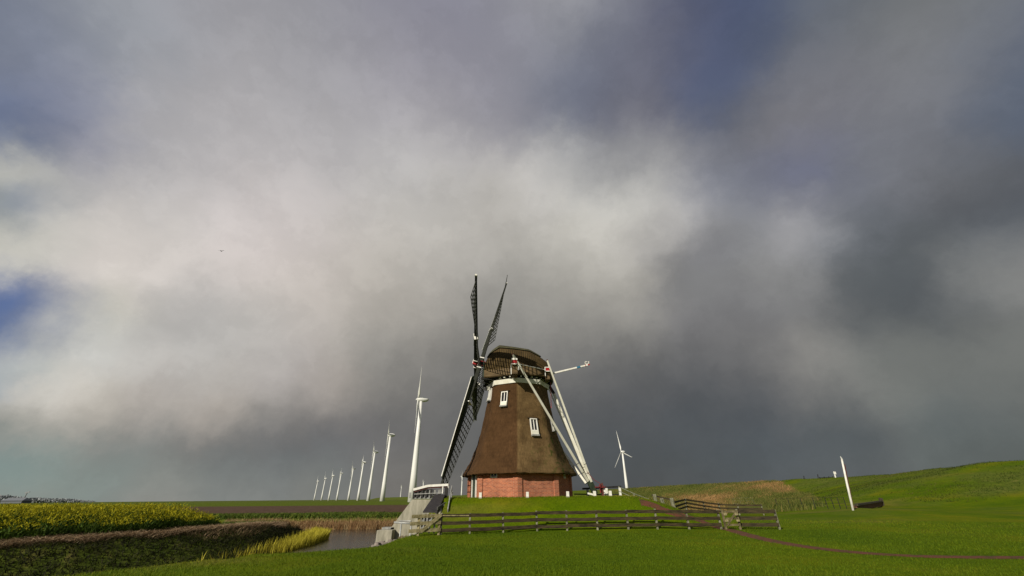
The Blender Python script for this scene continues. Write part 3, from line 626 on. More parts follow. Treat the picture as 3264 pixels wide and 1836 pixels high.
# tail: cross beams, braces, tail pole
LS=(0.15,11.70); KS=(3.02,11.62)
def endbox(x,y,z,s):   # red and white painted beam end
    e=MB().box((x-.17,y-.02*s-.0,z-.17),(x+.17,y+.02,z+.17)); return e
CONV=np.array([6.20,36.5,2.85]); 
tp=MB(); tp.tube([(0.15,32.15,LS[1]),(0.15,40.85,LS[1])],.19,4); 
cb=build('cross_beam',MB().box((-.03,32.2,LS[1]-.16),(.33,40.8,LS[1]+.16)),BRASSW,mill,bevel=.02)
build('beam_end',MB().box((-.05,32.05,LS[1]-.14),(.35,32.2,LS[1]+.14)),RED,cb); build('beam_end',MB().box((-.05,40.8,LS[1]-.14),(.35,40.95,LS[1]+.14)),RED,cb)
each('white_cap_board',MB().box((-.10,32.0,LS[1]+.145),(.40,32.6,LS[1]+.30)).box((-.08,32.03,LS[1]-.22),(.38,32.22,LS[1]-.145)),WHITE,cb)
build('beam_casing',MB().box((-.10,32.25,10.75),(.40,33.6,LS[1]-.17)),BRASSW,cb)
each('casing_edge',MB().box((-.16,32.22,10.7),(-.10,32.30,LS[1]-.15)).box((.40,32.22,11.05),(.52,32.30,LS[1]-.15)),WHITE,cb)
kb=build('cross_beam',MB().box((KS[0]-.15,34.2,KS[1]-.15),(KS[0]+.15,38.8,KS[1]+.15)),BRASSW,mill,bevel=.02)
build('beam_end',MB().box((KS[0]-.17,34.05,KS[1]-.13),(KS[0]+.17,34.2,KS[1]+.13)),RED,kb)
each('white_cap_board',MB().box((KS[0]-.20,34.0,KS[1]+.135),(KS[0]+.20,34.4,KS[1]+.20)).box((KS[0]-.20,34.03,KS[1]-.20),(KS[0]+.20,34.22,KS[1]-.135)).box((KS[0]-.24,34.02,KS[1]-.6),(KS[0]-.18,34.1,KS[1]+.2)),WHITE,kb)
build('beam_casing',MB().box((KS[0]-.18,34.25,10.8),(KS[0]+.18,35.2,KS[1]-.16)),BRASSW,kb)
def brace(a,b,w0,w1,name='tail_brace'):
    m=MB().beam(a,b,w0,w0,up=(0,-1,0),w2=w1,h2=w1); o=build(name,m,CREAM,mill,bevel=.015)
    a=np.array(a);b=np.array(b); d=MB(); c=MB()
    for t in(.86,.93): d.beam(a+(b-a)*t-(b-a)*.0015,a+(b-a)*t+(b-a)*.0015,w1*1.06,w1*1.06,up=(0,-1,0))
    each('iron_strap',d,BLACK,o); 
    u=(b-a)/np.linalg.norm(b-a); c.beam(a-u*.06,a,w0*1.1,w0*1.1,up=(0,-1,0)); build('brace_cap',c,SOFFIT,o); return o
brace((.02,31.95,12.28),CONV+(-.12,-.16,.05),.155,.20); brace((.02,41.05,12.28),CONV+(-.22,.28,-.1),.16,.18)
brace((3.02,33.93,12.38),CONV+(.16,-.12,0),.14,.18); brace((3.02,39.07,12.38),CONV+(.10,.26,0),.13,.15)
tpo=brace((3.72,36.5,10.05),CONV+(0,0,.12),.20,.28,'tail_pole'); build('tail_head',MB().beam((2.9,36.5,11.5),(3.70,36.5,10.11),.22,.24,up=(0,-1,0)),BLACK,tpo)
build('tail_foot',MB().beam(CONV+(0,0,.12),(6.62,36.5,1.95),.42,.42,up=(0,-1,0)),DGREEN,tpo,bevel=.02)
build('tie_rod',MB().tube([(.5,32.25,11.55),(KS[0]-.2,34.15,11.60)],.035,6),WHITE,mill)
# brake lever with rope
lev=build('brake_lever',MB().beam((3.55,36.5,11.90),(7.02,36.5,12.70),.13,.14,w2=.13,h2=.13),WHITE,mill)
d=np.array([3.47,0,.8]);p0=np.array([3.55,36.5,11.9])
build('blue_band',MB().beam(p0+d*.70,p0+d*.80,.14,.155),BLUE,lev); build('red_tip',MB().beam(p0+d*.93,p0+d*1.06,.14,.15,w2=.06,h2=.06),RED,lev)
fi=MB(); c0=p0+d*.97+np.array([0,0,.18])
for a0,a1,r0 in((0,5.2,.12),): 
    pts=[c0+np.array([r0*math.cos(t),0,r0*math.sin(t)+.05]) for t in np.linspace(.6,5.4,9)]; fi.tube(pts,.04,6)
fi.tube([c0+(.08,0,-.08),c0+(.22,0,0),c0+(.24,0,.2)],.04,6); build('finial',fi,WHITE,lev)
build('brake_rope',MB().tube([(3.45,36.2,11.86),(3.40,35.8,10.6),(3.33,35.6,9.3),(3.30,35.4,8.6)],.025,5),RED,lev)
# winch wheel at the foot of the tail
wn=MB(); wc=np.array([6.95,35.9,2.45])
build('winch_post',MB().box((7.05,36.0,1.6),(7.22,36.15,2.75)),SOFFIT,mill)
for k in range(6):
    a=k*math.pi/3; wn.beam(wc,wc+np.array([.42*math.cos(a),.42*math.sin(a),.0]),.035,.035); wn.beam(wc+np.array([.4*math.cos(a),.4*math.sin(a),-.05]),wc+np.array([.4*math.cos(a),.4*math.sin(a),.10]),.035,.035,up=(1,0,0))
wn.tube([wc-(0,0,.4),wc+(0,0,.22)],.06,8); build('winch',wn,mat('faded_red_iron',(.10,.012,.014),(.22,.02,.022),scale=5),mill)
ch=MB(); a=np.array([6.05,36.1,3.6]);b=wc+(0,0,.3)
for i in range(22):
    t=i/22;t2=(i+.7)/22; sag=lambda t:-.15*math.sin(math.pi*t); ch.tube([a+(b-a)*t+(0,0,sag(t)),a+(b-a)*t2+(0,0,sag(t2))],.025,5)
build('winch_chain',ch,mat('faded_red_iron',(0,0,0)),mill)
# ---------------------------------------------------------------- bollards round the mill
BL=[(1531,1586,'left','white bollard nearest the mill door and the sluice'),(1681,1587,'','white bollard below the right front window of the mill'),(1810,1587,'','white bollard at the dark shaded corner of the brick base'),(1896,1586,'','white bollard at the foot of the tail pole'),(1946,1585,'','white bollard right of the tail pole, before the black topped rail')]
for i,(px,py,_,lab) in enumerate(BL):
    r=ray(px,py); yy=31.0 if i<3 else 31.6
    P=atY(px,py,yy); zz=tz(P[0],yy); 
    e=empty('bollard',(P[0],yy,zz),lab,'bollard','white bollards round the mill')
    m_=MB(); m_.beam((P[0],yy,zz-.15),(P[0]+.01,yy,zz+.33),.20,.22,up=(0,1,0),w2=.185,h2=.2); build('body',m_,WHITE,e,bevel=.015)
    m_=MB(); m_.beam((P[0],yy,zz-.12),(P[0],yy,zz+.045),.215,.235,up=(0,1,0)); build('mossy_foot',m_,CONC,e)
# ---------------------------------------------------------------- fences
def fence(name,label,pts,H,railz,rmat,pmat,rw=.15,rt=.035,pw=.11,lean=None,group=None,overs=0,side=-1,cat='fence'):
    e=empty(name,(pts[0][0],pts[0][1],tz(pts[0][0],pts[0][1])),label,cat,group)
    tops=[]
    for i,(x,y) in enumerate(pts):
        z=tz(x,y); lx,ly=rng.normal()*.018,rng.normal()*.018
        hh=H*(1+rng.normal()*.02)
        m_=MB().beam((x,y,z-.3),(x+lx,y+ly,z+hh),pw,pw,up=(0,1,0),w2=pw*.95,h2=pw*.95); build('post',m_,pmat,e,bevel=.01); tops.append((x,y,z))
    for i in range(len(pts)-1):
        a=np.array(tops[i]);b=np.array(tops[i+1]); d=b-a;d/=np.linalg.norm(d); nrm=np.array([-d[1],d[0],0]);nrm/=np.linalg.norm(nrm)
        if (nrm[1]>0)==(side<0): nrm=-nrm
        off=nrm*(pw/2+rt/2+.004)
        for rz in railz:
            j0,j1=rng.normal()*.012,rng.normal()*.012; m_=MB()
            ext=d*(overs if i==0 else 0)
            n_=5; pr=[a+(b-a)*t for t in np.linspace(0,1,n_+1)]
            ring=[]
            q0=a+off-ext+(0,0,rz+j0); q1=b+off+(0,0,rz+j1); mid=(q0+q1)/2+(0,0,-.012)
            m_.beam(q0,mid,rt,rw,up=(0,0,1),h2=rw*.97); m_.beam(mid,q1,rt,rw*.97,up=(0,0,1),h2=rw)
            build('rail',m_,rmat,e)
    return e
def gp(px,py): p=hit(px,py); return (float(p[0]),float(p[1]))
F1=[gp(*q) for q in((1404,1702),(1497,1700),(1605,1695),(1706,1694),(1800,1692),(1904,1691),(2002,1690),(2098,1690),(2194,1689),(2283,1686))]
F1=[(-4.08,25.9),(-2.49,26.2),(-.62,26.75)]+[(x,27.2+.02*x) for x in(1.35,3.1,4.89,6.71,8.42,10.29,12.2)]
fence('timber_fence','long weathered three rail timber fence crossing the lawn before the mill',F1,1.03,(.92,.58,.24),BARK,POSTW,rw=.17)
fence('timber_fence','short end bay of dark timber fence right of the little gate',[(13.3,27.4),(14.05,26.6)] if False else [(13.35,27.5),(15.3,26.9)],1.03,(.92,.58,.24),BARK,POSTW,rw=.19)
GATEW=mat('gate_wood',(.06,.048,.02),(.20,.165,.085),scale=4,rough=.85,bump=.4,detail=9)
# little gate between them where the path passes
ge=empty('wicket_gate',(12.35,27.3,tz(12.35,27.3)),'small pale timber wicket gate where the red path meets the fence','gate')
z=tz(12.8,27.3)
m_=MB()
for x in(12.38,13.22): m_.box((x-.055,27.20,z-.2),(x+.055,27.32,z+1.0))
each('gate_post',m_,GATEW,ge,bevel=.01)
m_=MB()
for zz in(.92,.56,.24): m_.beam((12.45,27.17,z+zz),(13.15,27.17,z+zz+.01),.04,.10)
m_.beam((12.47,27.12,z+.26),(13.12,27.12,z+.90),.04,.10); each('gate_board',m_,GATEW,ge)
m_=MB()
for x in(12.45,13.12): m_.box((x-.09,27.06,z+.72),(x+.09,27.14,z+.86)); m_.box((x-.10,27.06,z+.40),(x+.10,27.13,z+.52))
each('gate_block',m_,PALEW,ge,bevel=.03)
# paler gate section at the left end
lg=empty('timber_gate',(-5.04,25.4,tz(-5.04,25.4)),'pale timber gate section with diagonal brace before the dark hatch','gate')
zl=tz(-4.5,25.6)
L0=np.array([-5.35,25.2,zl]);L1=np.array([-4.1,25.85,zl])
for t in(.12,.95):
    p=L0+(L1-L0)*t; build('post',MB().beam(p-(0,0,.6),p+(0,0,1.0),.13,.13,up=(0,1,0)),PALEW,lg,bevel=.01)
dv=(L1-L0)/np.linalg.norm(L1-L0); ofs=np.array([.03,-.09,0])
for h in(.92,.58,.24): 
    build('rail',MB().beam(L0-dv*(.25+.15*(1-h))+ofs+(0,0,h),L1+ofs+(0,0,h+.02),.04,.17),PALEW,lg)
build('rail',MB().beam(L1+ofs+(0,-.0,.93),np.array([-2.55,26.08,tz(-2.5,26.1)+.91]),.03,.05),PALEW,lg)
build('diagonal_brace',MB().beam(L0+ofs*1.6+dv*.3+(0,0,.2),L1+ofs*1.6+(0,0,.98),.04,.16),PALEW,lg)
for t in(.25,.55,.75): 
    p=L0+(L1-L0)*t+ofs*.2; build('picket',MB().beam(p+(0,0,.1),p+(0,0,.95),.1,.03,up=(0,1,0)),GREYW,lg)
# rear fence climbing to the stile
RF=[tuple(map(float,atY(px,1630,yy)[:2])) for px,yy in((2432,45.5),(2355,46),(2297,46),(2247,45.5),(2190,44))]
fence('timber_fence','dark rail fence behind the wicket gate, running back towards the stile',RF,.98,(.88,.58,.28),BARK,POSTW,rw=.15,pw=.1)
RF2=[gp(2190,1626),gp(2147,1611)]
ste=empty('stile',(*gp(2115,1607),tz(*gp(2115,1607))),'grey weathered timber stile of leaning posts on the mound edge','stile')
c=atY(2091,1603,36.);c2=atY(2146,1609,35.5); c[2]=c2[2]=0
for t,hgt,ln in((0,1.0,.05),(.42,.88,.10),(1,1.12,.08)):
    p=c+(c2-c)*t; z=tz(p[0],p[1]); build('post',MB().beam((p[0]+ln,p[1],z-.3),(p[0]-ln*.8,p[1],z+hgt),.23,.2,up=(0,1,0)),POSTW,ste,bevel=.015)
for t,hgt,ln in((.22,.62,.10),(.66,.7,-.2),(.8,.6,-.25)):
    p=c+(c2-c)*t+(0,.7,0); z=tz(p[0],p[1]); build('slanted_board',MB().beam((p[0]-ln,p[1],z),(p[0]+ln,p[1],z+hgt),.05,.16,up=(0,1,0)),BARK,ste)
z=tz(c[0],c[1]); build('top_rail',MB().beam((c[0]-.2,c[1]+.2,z+.93),(c2[0]+.2,c2[1]+.2,tz(c2[0],c2[1])+.95),.08,.12),BARK,ste)
build('step_board',MB().beam((c[0]-.1,c[1]-.25,z+.5),(c2[0],c2[1]-.25,tz(c2[0],c2[1])+.45),.3,.06),BARK,ste)
p1=np.array(RF[-1]); 
m_=MB(); za=tz(*p1); zb=tz(c2[0],c2[1])
for h0,h1 in((.88,.8),(.58,.5),(.28,.25)): build('rail',MB().beam((p1[0],p1[1]-.08,za+h0),(c2[0],c2[1]-.08,zb+h1),.04,.14),BARK,ste)
# low pale rail fence on mound top to the right
LP=[atY(1975,1588,36.5),atY(2023,1592,36.8),atY(2066,1594,37.2)]
e=empty('low_rail_fence',(LP[0][0],36.5,tz(LP[0][0],36.5)),'low pale two bar rail between the white post and the stile','fence')
for i,p in enumerate(LP[1:]):
    z=tz(p[0],p[1]); build('post',MB().box((p[0]-.05,p[1]-.05,z-.2),(p[0]+.05,p[1]+.05,z+.62)),POSTW,e)
zt=[tz(p[0],p[1]) for p in LP]
for i in range(2):
    for h in(.25,.58): build('rail',MB().beam((LP[i][0],LP[i][1]-.07,zt[i]+h+(.22 if i==0 else 0)),(LP[i+1][0],LP[i+1][1]-.07,zt[i+1]+h),.04,.05),mat('bleached_rail',(.14,.15,.10),(.30,.32,.23),scale=6),e)
# black topped railing beside the winch
z=1.55
rl=empty('railing',(8.0,38.2,tz(8,38.2)),'white post railing with black top board beside the tail winch','railing')
A0=atY(1856,1558,38.2);A1=atY(1980,1551,38.2)
build('top_board',MB().beam(A0,A1,.09,.14),BLACK,rl)
B0=atY(1830,1575,38.2);B1=atY(1978,1577,38.2); build('lower_board',MB().beam(B0,B1,.07,.09),BLACK,rl)
for px in(1872,1932,1974):
    t=(px-1856)/(1980-1856); p=A0+(A1-A0)*t; build('post',MB().box((p[0]-.1,38.05,tz(p[0],38.1)-.2),(p[0]+.08,38.17,p[2]-.06)),WHITE if px>1900 else GREYW,rl)
p=atY(1924,1568,37.6); o=build('notice_board',MB().box((p[0]-.22,37.56,p[2]-.16),(p[0]+.22,37.62,p[2]+.16)).box((p[0]-.03,37.58,tz(p[0],37.6)-.2),(p[0]+.03,37.64,p[2]-.16)),WHITE,bevel=.01); tag(o,'small blank white board beside the railing right of the winch','board')
p=atY(1884,1576,34.0); z=tz(p[0],34.)
o=build('white_beam',MB().beam((p[0]-.25,34,z+.22),(p[0]+.30,34,z+.10),.12,.12),WHITE); tag(o,'short white beam lying on grass behind the tail foot bollard','beam')
# ---------------------------------------------------------------- sluice beside the mill
sl_=empty('sluice',(-7,32,-1.2),'concrete mill outlet with sloping wing wall, white capped gate and black hatch','sluice')
YW=32.0
P=[atY(*q,YW) for q in((1236,1752),(1400,1752),(1392,1592),(1314,1592),(1243,1686))]
m_=MB(); fr=[np.array([p[0],YW,p[2]]) for p in P]; bk=[p+(0,.3,0) for p in fr]; n=5
m_.add(fr+bk,[tuple(range(n)),tuple(range(2*n-1,n-1,-1))]+[(i,(i+1)%n,(i+1)%n+n,i+n)[::-1] for i in range(n)]); build('wing_wall',m_,CONC,sl_,bevel=.02)
a=atY(1195,1737,31.2);b=atY(1241,1690,31.2)
build('concrete_block',MB().box((a[0],31.2,-1.8),(b[0]+.2,32.6,b[2])),CONC,sl_,bevel=.03)
build('block_cap',MB().box((a[0]+.1,32.0,b[2]+.004),(b[0]+.1,32.7,b[2]+.12)),GREYW,sl_)
build('timber_sill',MB().box((a[0]-.05,30.9,-1.5),(b[0]+.9,31.2,-.98)),mat('rotten_timber',(.05,.03,.025),(.13,.08,.06),scale=4,rough=.9),sl_,bevel=.03)
pl=MB()
for i,x in enumerate(np.linspace(0,1,6)):
    q=atY(1270+x*22,1735,28.0); pl.box((q[0]-.05,28+.02*(i%2),-1.6),(q[0]+.045,28.1+.02*(i%2),atY(1280,1711,28)[2]+.03*(i%3)))
each('timber_pile',pl,mat('pile_wood',(.10,.08,.045),(.2,.16,.1),scale=5,rough=.9,stretch=(3,1,.4)),sl_)
st=MB()
for i in range(26):
    t=i/26; px=1190+t*140; q=atY(px,1742-t*30+rng.normal()*3,29.6+rng.normal()*.3); z=q[2]; r_=.10+.10*rng.random()
    vs=[];
    for k in range(8): 
        aa=k*math.pi/4; vs.append((q[0]+r_*1.3*math.cos(aa)*(1+.2*rng.normal()),q[1]+r_*math.sin(aa),z-.1))
    for k in range(8): 
        aa=k*math.pi/4; vs.append((q[0]+r_*.9*math.cos(aa),q[1]+r_*.6*math.sin(aa),z+r_*(.6+.3*rng.random())))
    st.add(vs,[(k,(k+1)%8,(k+1)%8+8,k+8) for k in range(8)]+[tuple(range(8,16))])
each('edging_stone',st,mat('edging_stone',(.10,.085,.075),(.26,.22,.19),scale=3,rough=.9),sl_)
# gate frame with white cap
ga=MB(); YG=32.1
t0=atY(1320,1561,YG);t1=atY(1366,1549,YG);t2=atY(1431,1545.5,YG)
each('white_cap_beam',MB().beam(t0,t1,.55,.15).beam(t1,t2,.55,.15),WHITE,sl_)
each('cap_soffit',MB().beam(t0+(0.05,-.05,-.12),t1+(0,-.05,-.12),.3,.08).beam(t1+(0,-.05,-.12),t2+(-.1,-.05,-.12),.3,.08),SOFFIT,sl_)
zb=atY(1320,1589,YG)[2]
bp=MB()
for px in(1321,1333,1347,1360,1375): q=atY(px,1575,YG); bp.box((q[0]-.07,YG-.16,zb),(q[0]+.07,YG-.04,atY(px,1556,YG)[2]-.06))
each('gate_post',bp,BLACK,sl_)
gb=MB()
for px in(1327,1340,1353.5,1368,1385,1402): q=atY(px,1575,YG+.1); gb.box((q[0]-.11,YG-.03,zb+.02),(q[0]+.10,YG+.02,atY(px,1558,YG)[2]-.04))
each('gate_board',gb,GREYW,sl_)
gr_=MB(); q0=atY(1322,1575,YG);q1=atY(1429,1570,YG); gr_.beam(q0+(0,-.16,0),q1+(0,-.16,0),.04,.05); q0=atY(1318,1588,YG);q1=atY(1380,1588,YG); gr_.beam(q0+(0,-.1,0),q1+(0,-.1,0),.12,.07); each('gate_rail',gr_,GREYW,sl_)
wp=MB()
for px in(1411,1428): q=atY(px,1570,YG-.2); wp.box((q[0]-.035,YG-.3,zb+(.3 if px==1411 else .6)),(q[0]+.035,YG-.22,t2[2]-.1))
each('white_post',wp,WHITE,sl_)
q=atY(1421,1592,31.6); build('dark_post',MB().box((q[0]-.10,31.5,q[2]-.3),(q[0]+.10,31.7,atY(1421,1553,31.6)[2])),BLACK,sl_)
# black hatch sloping toward the viewer
H=[atY(1348,1630,28.9),atY(1394,1630,28.9),atY(1419,1576,31.4),atY(1385,1576,31.4)]
H=[np.array(h) for h in H]; m_=MB(); m_.add(H+[h-(0,0,.08) for h in H],[(0,1,2,3),(7,6,5,4),(0,4,5,1),(1,5,6,2),(2,6,7,3),(3,7,4,0)]); build('hatch',m_,HATCH,sl_)
# cheek wall and boards right of hatch
m_=MB(); c0=atY(1396,1632,29.0);c1=atY(1432,1590,31.6)
vs=[(c0[0],29.0,-.6),(c1[0],31.6,-.6),(c1[0],31.6,c1[2]),(c0[0],29.0,c0[2]-.05)]
m_.add([np.array(v) for v in vs]+[np.array(v)+(.14,0,0) for v in vs],[(0,1,2,3)[::-1],(4,5,6,7),(0,1,5,4),(1,2,6,5),(2,3,7,6),(3,0,4,7)]); build('cheek_wall',m_,CONC,sl_)
sp_=MB()
for px in(1352,1362,1376,1389): q=atY(px,1650,29.0); sp_.box((q[0]-.04,28.95,-.9),(q[0]+.04,29.05,atY(px,1632,28.9)[2]-.09))
each('hatch_support',sp_,GREYW,sl_)
build('hatch_shadow_board',MB().box((H[0][0]+.1,29.2,-1.0),(H[1][0],29.3,H[0][2]-.15)),BLACK,sl_)  # black board added to stand for the shadow under the hatch
hr=empty('stair_railing',(*[float(v) for v in atY(1425,1620,30)[:2]],tz(-4.6,30)),'tall slanted grey boards of the stair railing right of black hatch','railing')
for (x0,y0,Y_0,x1,y1,Y_1,w_) in((1440,1551,31.8,1427,1628,29.2,.12),(1442,1568,32.0,1433,1622,29.8,.09)):
    build('rail_board',MB().beam(atY(x0,y0,Y_0),atY(x1,y1,Y_1),.06,w_+.06,up=(0,-.4,1)),GREYW,hr)
build('hand_rail',MB().beam(atY(1431,1597,31.2),atY(1394,1621,29.0),.07,.16),mat('tarred_grey',(.05,.05,.045),(.1,.1,.09),scale=5),hr)
for px,py,pb,YY in((1404,1618,1640,29.6),(1414,1608,1632,30.0),(1424,1602,1630,30.3),(1434,1580,1618,30.9),(1439,1560,1606,31.6)):
    a=atY(px,py,YY);b=atY(px-1,pb,YY); build('baluster',MB().box((a[0]-.05,YY-.04,min(b[2],tz(a[0],YY))-.1),(a[0]+.05,YY+.04,a[2])),GREYW,hr)
# galvanised pipe barrier
pb=empty('pipe_barrier',(-7.3,29.5,-.8),'galvanised steel pipe barrier in front of the concrete wing wall','barrier')
YP=29.3
build('pipe',MB().tube([atY(1256,1665,YP),atY(1331,1670,YP)],.055,10),STEELW,pb,smooth=True)
build('pipe',MB().tube([atY(1272,1661,30.4),atY(1310,1661,YP)],.04,8),STEELW,pb,smooth=True)
for px in(1279,1311): q=atY(px,1668,YP); build('post',MB().tube([q,(q[0],YP,-1.3)],.05,10),STEELW,pb,smooth=True)
# ---------------------------------------------------------------- wind turbines
def turbine_parts(root,hubh,R,rotdeg,br,tr,axis_az=254):
    # built around origin of root
    x0,y0,z0=root.location; O=np.array([x0,y0,z0])
    t=MB().tube([O,O+(0,0,hubh*.25),O+(0,0,hubh*.6),O+(0,0,hubh-1.2)],[br,br*.82,br*.6,tr],24); build('tower',t,TURB,root,smooth=True)
    n=np.array([math.sin(math.radians(axis_az)),math.cos(math.radians(axis_az)),0]); H_=O+(0,0,hubh)
    s=hubh/70
    nl=MB(); pts=[];rs=[]
    for q in np.linspace(-1,1,13): pts.append(H_-n*(1.2*s)+n*q*4.6*s); rs.append(2.0*s*math.sqrt(max(.01,1-q*q))*(1 if q<0 else 1.0))
    nl.tube(pts,rs,16); nac=build('nacelle',nl,TURB,root,smooth=True)
    hb=H_+n*2.6*s; a=np.cross(n,(0,0,1));a/=np.linalg.norm(a);b=np.array([0,0,1.])
    for k in range(3):
        ang=math.radians(rotdeg+120*k); r=math.sin(ang)*a+math.cos(ang)*b; m_=np.cross(n,r)
        vs=[];fs=[];S=[(0.02,.55,.55,80),(.08,.7,.5,60),(.2,1.55,.34,35),(.4,1.15,.22,16),(.7,.75,.13,8),(.93,.42,.07,4),(1,.08,.03,2)]
        for (q,ch,thk,tw) in S:
            c_=hb+r*R*q+n*(.35*q*q*R*.05); tw=math.radians(tw); cd=math.cos(tw)*m_+math.sin(tw)*n; td=np.cross(r,cd)
            for i in range(8):
                aa=2*math.pi*i/8; vs.append(c_+cd*(math.cos(aa)*ch*s*.95-.3*ch*s)+td*math.sin(aa)*thk*s)
        for i in range(len(S)-1):
            for j in range(8): fs.append((i*8+j,i*8+(j+1)%8,(i+1)*8+(j+1)%8,(i+1)*8+j))
        build('blade',MB().add(vs,fs),TURB,root,smooth=True)
def place_turb(bx,by,hx,hy,hubh=70,R=28,rot=180,lab='',grp=None,br=2.75,tr=1.15,axis=254):
    r=ray(hx,hy); Yd=(hubh+1.0-CZ)/r[2]*r[1]; rb=ray(bx,by); Xd=rb[0]/rb[1]*Yd
    z=max(CZ+rb[2]/rb[1]*Yd-3,-1.) if by<1586 else -.6
    z=min(z,6); 
    root=empty('wind_turbine',(Xd,Yd,z),lab,'wind turbine',grp); turbine_parts(root,hubh+1-z,R,rot,br,tr,axis); return root
G='white wind turbines in a row on the polder'
T1=place_turb(1313,1585,1334,1273,rot=199,lab='nearest and tallest white wind turbine, just left of the sluice gate',grp=G)
place_turb(1219,1589,1238,1387,rot=180,lab='second tallest turbine of the row, left of the tallest one',grp=G)
place_turb(1174,1591,1190,1441,rot=184,lab='third tallest turbine of the receding row',grp=G)
place_turb(1141,1592,1154,1474,rot=172,lab='fourth turbine of the receding row counted from the tallest',grp=G)
place_turb(1110,1593,1123,1494,rot=188,lab='fifth turbine of the receding row counted from the tallest',grp=G)
place_turb(1073,1594,1084,1509,rot=176,lab='sixth turbine of the receding row counted from the tallest',grp=G)
place_turb(1047,1594,1059,1516,rot=240,R=24,lab='third turbine from the far end of the row',grp=G)
place_turb(1024,1595,1036,1525,rot=230,R=24,lab='second turbine from the far end of the row',grp=G)
place_turb(1001,1595,1012,1534,rot=245,R=24,lab='smallest and farthest turbine at the left end of the row',grp=G)
place_turb(1276,1588,1280,1550,rot=190,R=24,lab='small distant turbine between the two tallest towers',grp=G)
place_turb(1346,1584,1345,1537,rot=180,R=24,lab='distant turbine peeping above the white capped sluice gate',grp=G)
place_turb(1471,1578,1473,1521,rot=200,R=28,lab='distant turbine just left of the brick base under the thatch eave',grp=G)
rt=place_turb(1998,1554,1979,1440,hubh=64,R=33,rot=11,lab='lone white turbine right of the mill behind the dike, rotor facing left',grp=G,br=2.6)
# ---------------------------------------------------------------- pole, culvert, small things on the right
b_=MB().beam(np.array(T1.location)+(-.9,-2.72,2.6),np.array(T1.location)+(-.9,-2.62,6.0),1.2,.12,up=(0,1,0)); build('door',b_,GREYW,T1)
pb_=hit(2718,1627); top=atY(2683,1463,pb_[1])
po=empty('marker_pole',pb_,'tall leaning white pole standing alone on the right lawn','pole')
build('shaft',MB().tube([pb_-(0,0,.3),pb_+(np.array(top)-pb_)*.5,top],[.10,.095,.08],12),WHITE,po,smooth=True)
build('red_back_strip',MB().beam(pb_+(.135,0.02,0),np.array(top)+(.11,.02,-.5),.03,.10,up=(0,1,0)),SOFFIT,po)
build('pole_cap',MB().tube([top,np.array(top)+(-.05,0,.25)],[.10,.03],10),STEELW,po)
cu0=hit(2728,1619);cu1=hit(2812,1612)
cu=empty('culvert_wall',cu0,'low dark timber and red brick culvert wall right of white pole','culvert')
n0=np.array([cu1[0]-cu0[0],cu1[1]-cu0[1],0]); z=min(cu0[2],cu1[2])
build('brick_wall',MB().beam(cu0*(1,1,0)+(0,0,z+.25),cu1*(1,1,0)+(0,0,z+.25),.3,.55),mat('old_brick',(.07,.035,.022),(.16,.075,.045),scale=2,rough=.9),cu)
build('timber_cap',MB().beam(cu0*(1,1,0)+(0,-.2,z+.58),cu1*(1,1,0)+(0,-.2,z+.66),.35,.20),mat('dark_timber',(.025,.022,.014),(.075,.06,.035),scale=2,rough=.9),cu)
q=hit(2818,1600); build('end_post',MB().beam(cu1+(0,0,-.3),cu1+(.2,0,1.1),.45,.4,up=(0,1,0)),mat('dark_timber',(0,0,0)),cu,bevel=.05)
wf=empty('wire_fence',hit(2655,1622),'thin wire fence with dark stakes left of the white pole','fence')
a=None
for px in(2480,2520,2560,2600,2640,2660,2680,2700):
    q=hit(px,1622); build('stake',MB().tube([q-(0,0,.2),q+(0,0,1.1)],.035,6),BLACK,wf)
    if a is not None:
        for h in(.5,1.1): build('wire',MB().tube([a+(0,0,h),q+(0,0,h)],.01,4),BLACK,wf)
    a=q
# metal gate in the rough grass at the dike foot
g0=hit(2330,1610);g1=hit(2400,1607); Yg=g0[1]
mg=empty('field_gate',g0,'small grey metal field gate in tawny grass at the dike foot','gate')
k=Yg/1450
tl,tr_=atY(2333,1588,Yg),atY(2399,1586,Yg)
build('gate_frame',MB().tube([tl,tr_],.10*k*.6,6).tube([tl-(0,0,8*k),tr_-(0,0,8*k)],.05*k,6).tube([tl-(0,0,15*k),tr_-(0,0,15*k)],.05*k,6),STEELW,mg)
for t in(0,.08,.35,.66,.98):
    p=tl+(tr_-tl)*t; build('gate_post',MB().tube([p,(p[0]+.1,p[1],p[2]-21*k)],.09*k,6),STEELW if t>0.05 else POSTW,mg)
# skyline posts and sign on the dike
for (px,py,ph_,lab) in((2564,1531,14,'dark post on the dike skyline at the edge of tawny grass'),(2608,1525,13,'thin dark post on dike skyline nearer the white pole')):
    Yd=175; p=atY(px,py,Yd); t_=atY(px-2,py-ph_,Yd); p[2]=min(p[2],tz(p[0],p[1])-.2); o=build('post',MB().tube([p,t_],.16,6),BLACK,origin=p); tag(o,lab,'post','posts on the dike')
p=atY(2664,1526,165);t_=atY(2659,1507,165)
si=empty('white_sign',p,'small white sign post on dike skyline left of tall pole','sign'); build('post',MB().tube([p-(0,0,1.5),t_],.22,6),WHITE,si); build('sign_plate',MB().beam(np.array(t_)+(-.4,-.2,0),np.array(t_)+(.5,-.2,-.1),.08,.9),WHITE,si)
rb_=empty('rail_barrier',atY(2625,1527,168),'low dark rail barrier beside white sign on the dike','barrier')
a,b=atY(2613,1523,168),atY(2655,1521,168); build('rail',MB().beam(a,b,.15,.2),BLACK,rb_)
for t in(.0,.35,.7,1): p=a+(b-a)*t; build('post',MB().box((p[0]-.12,168-.1,p[2]-2.2),(p[0]+.12,168+.1,p[2]+.3)),BLACK,rb_)
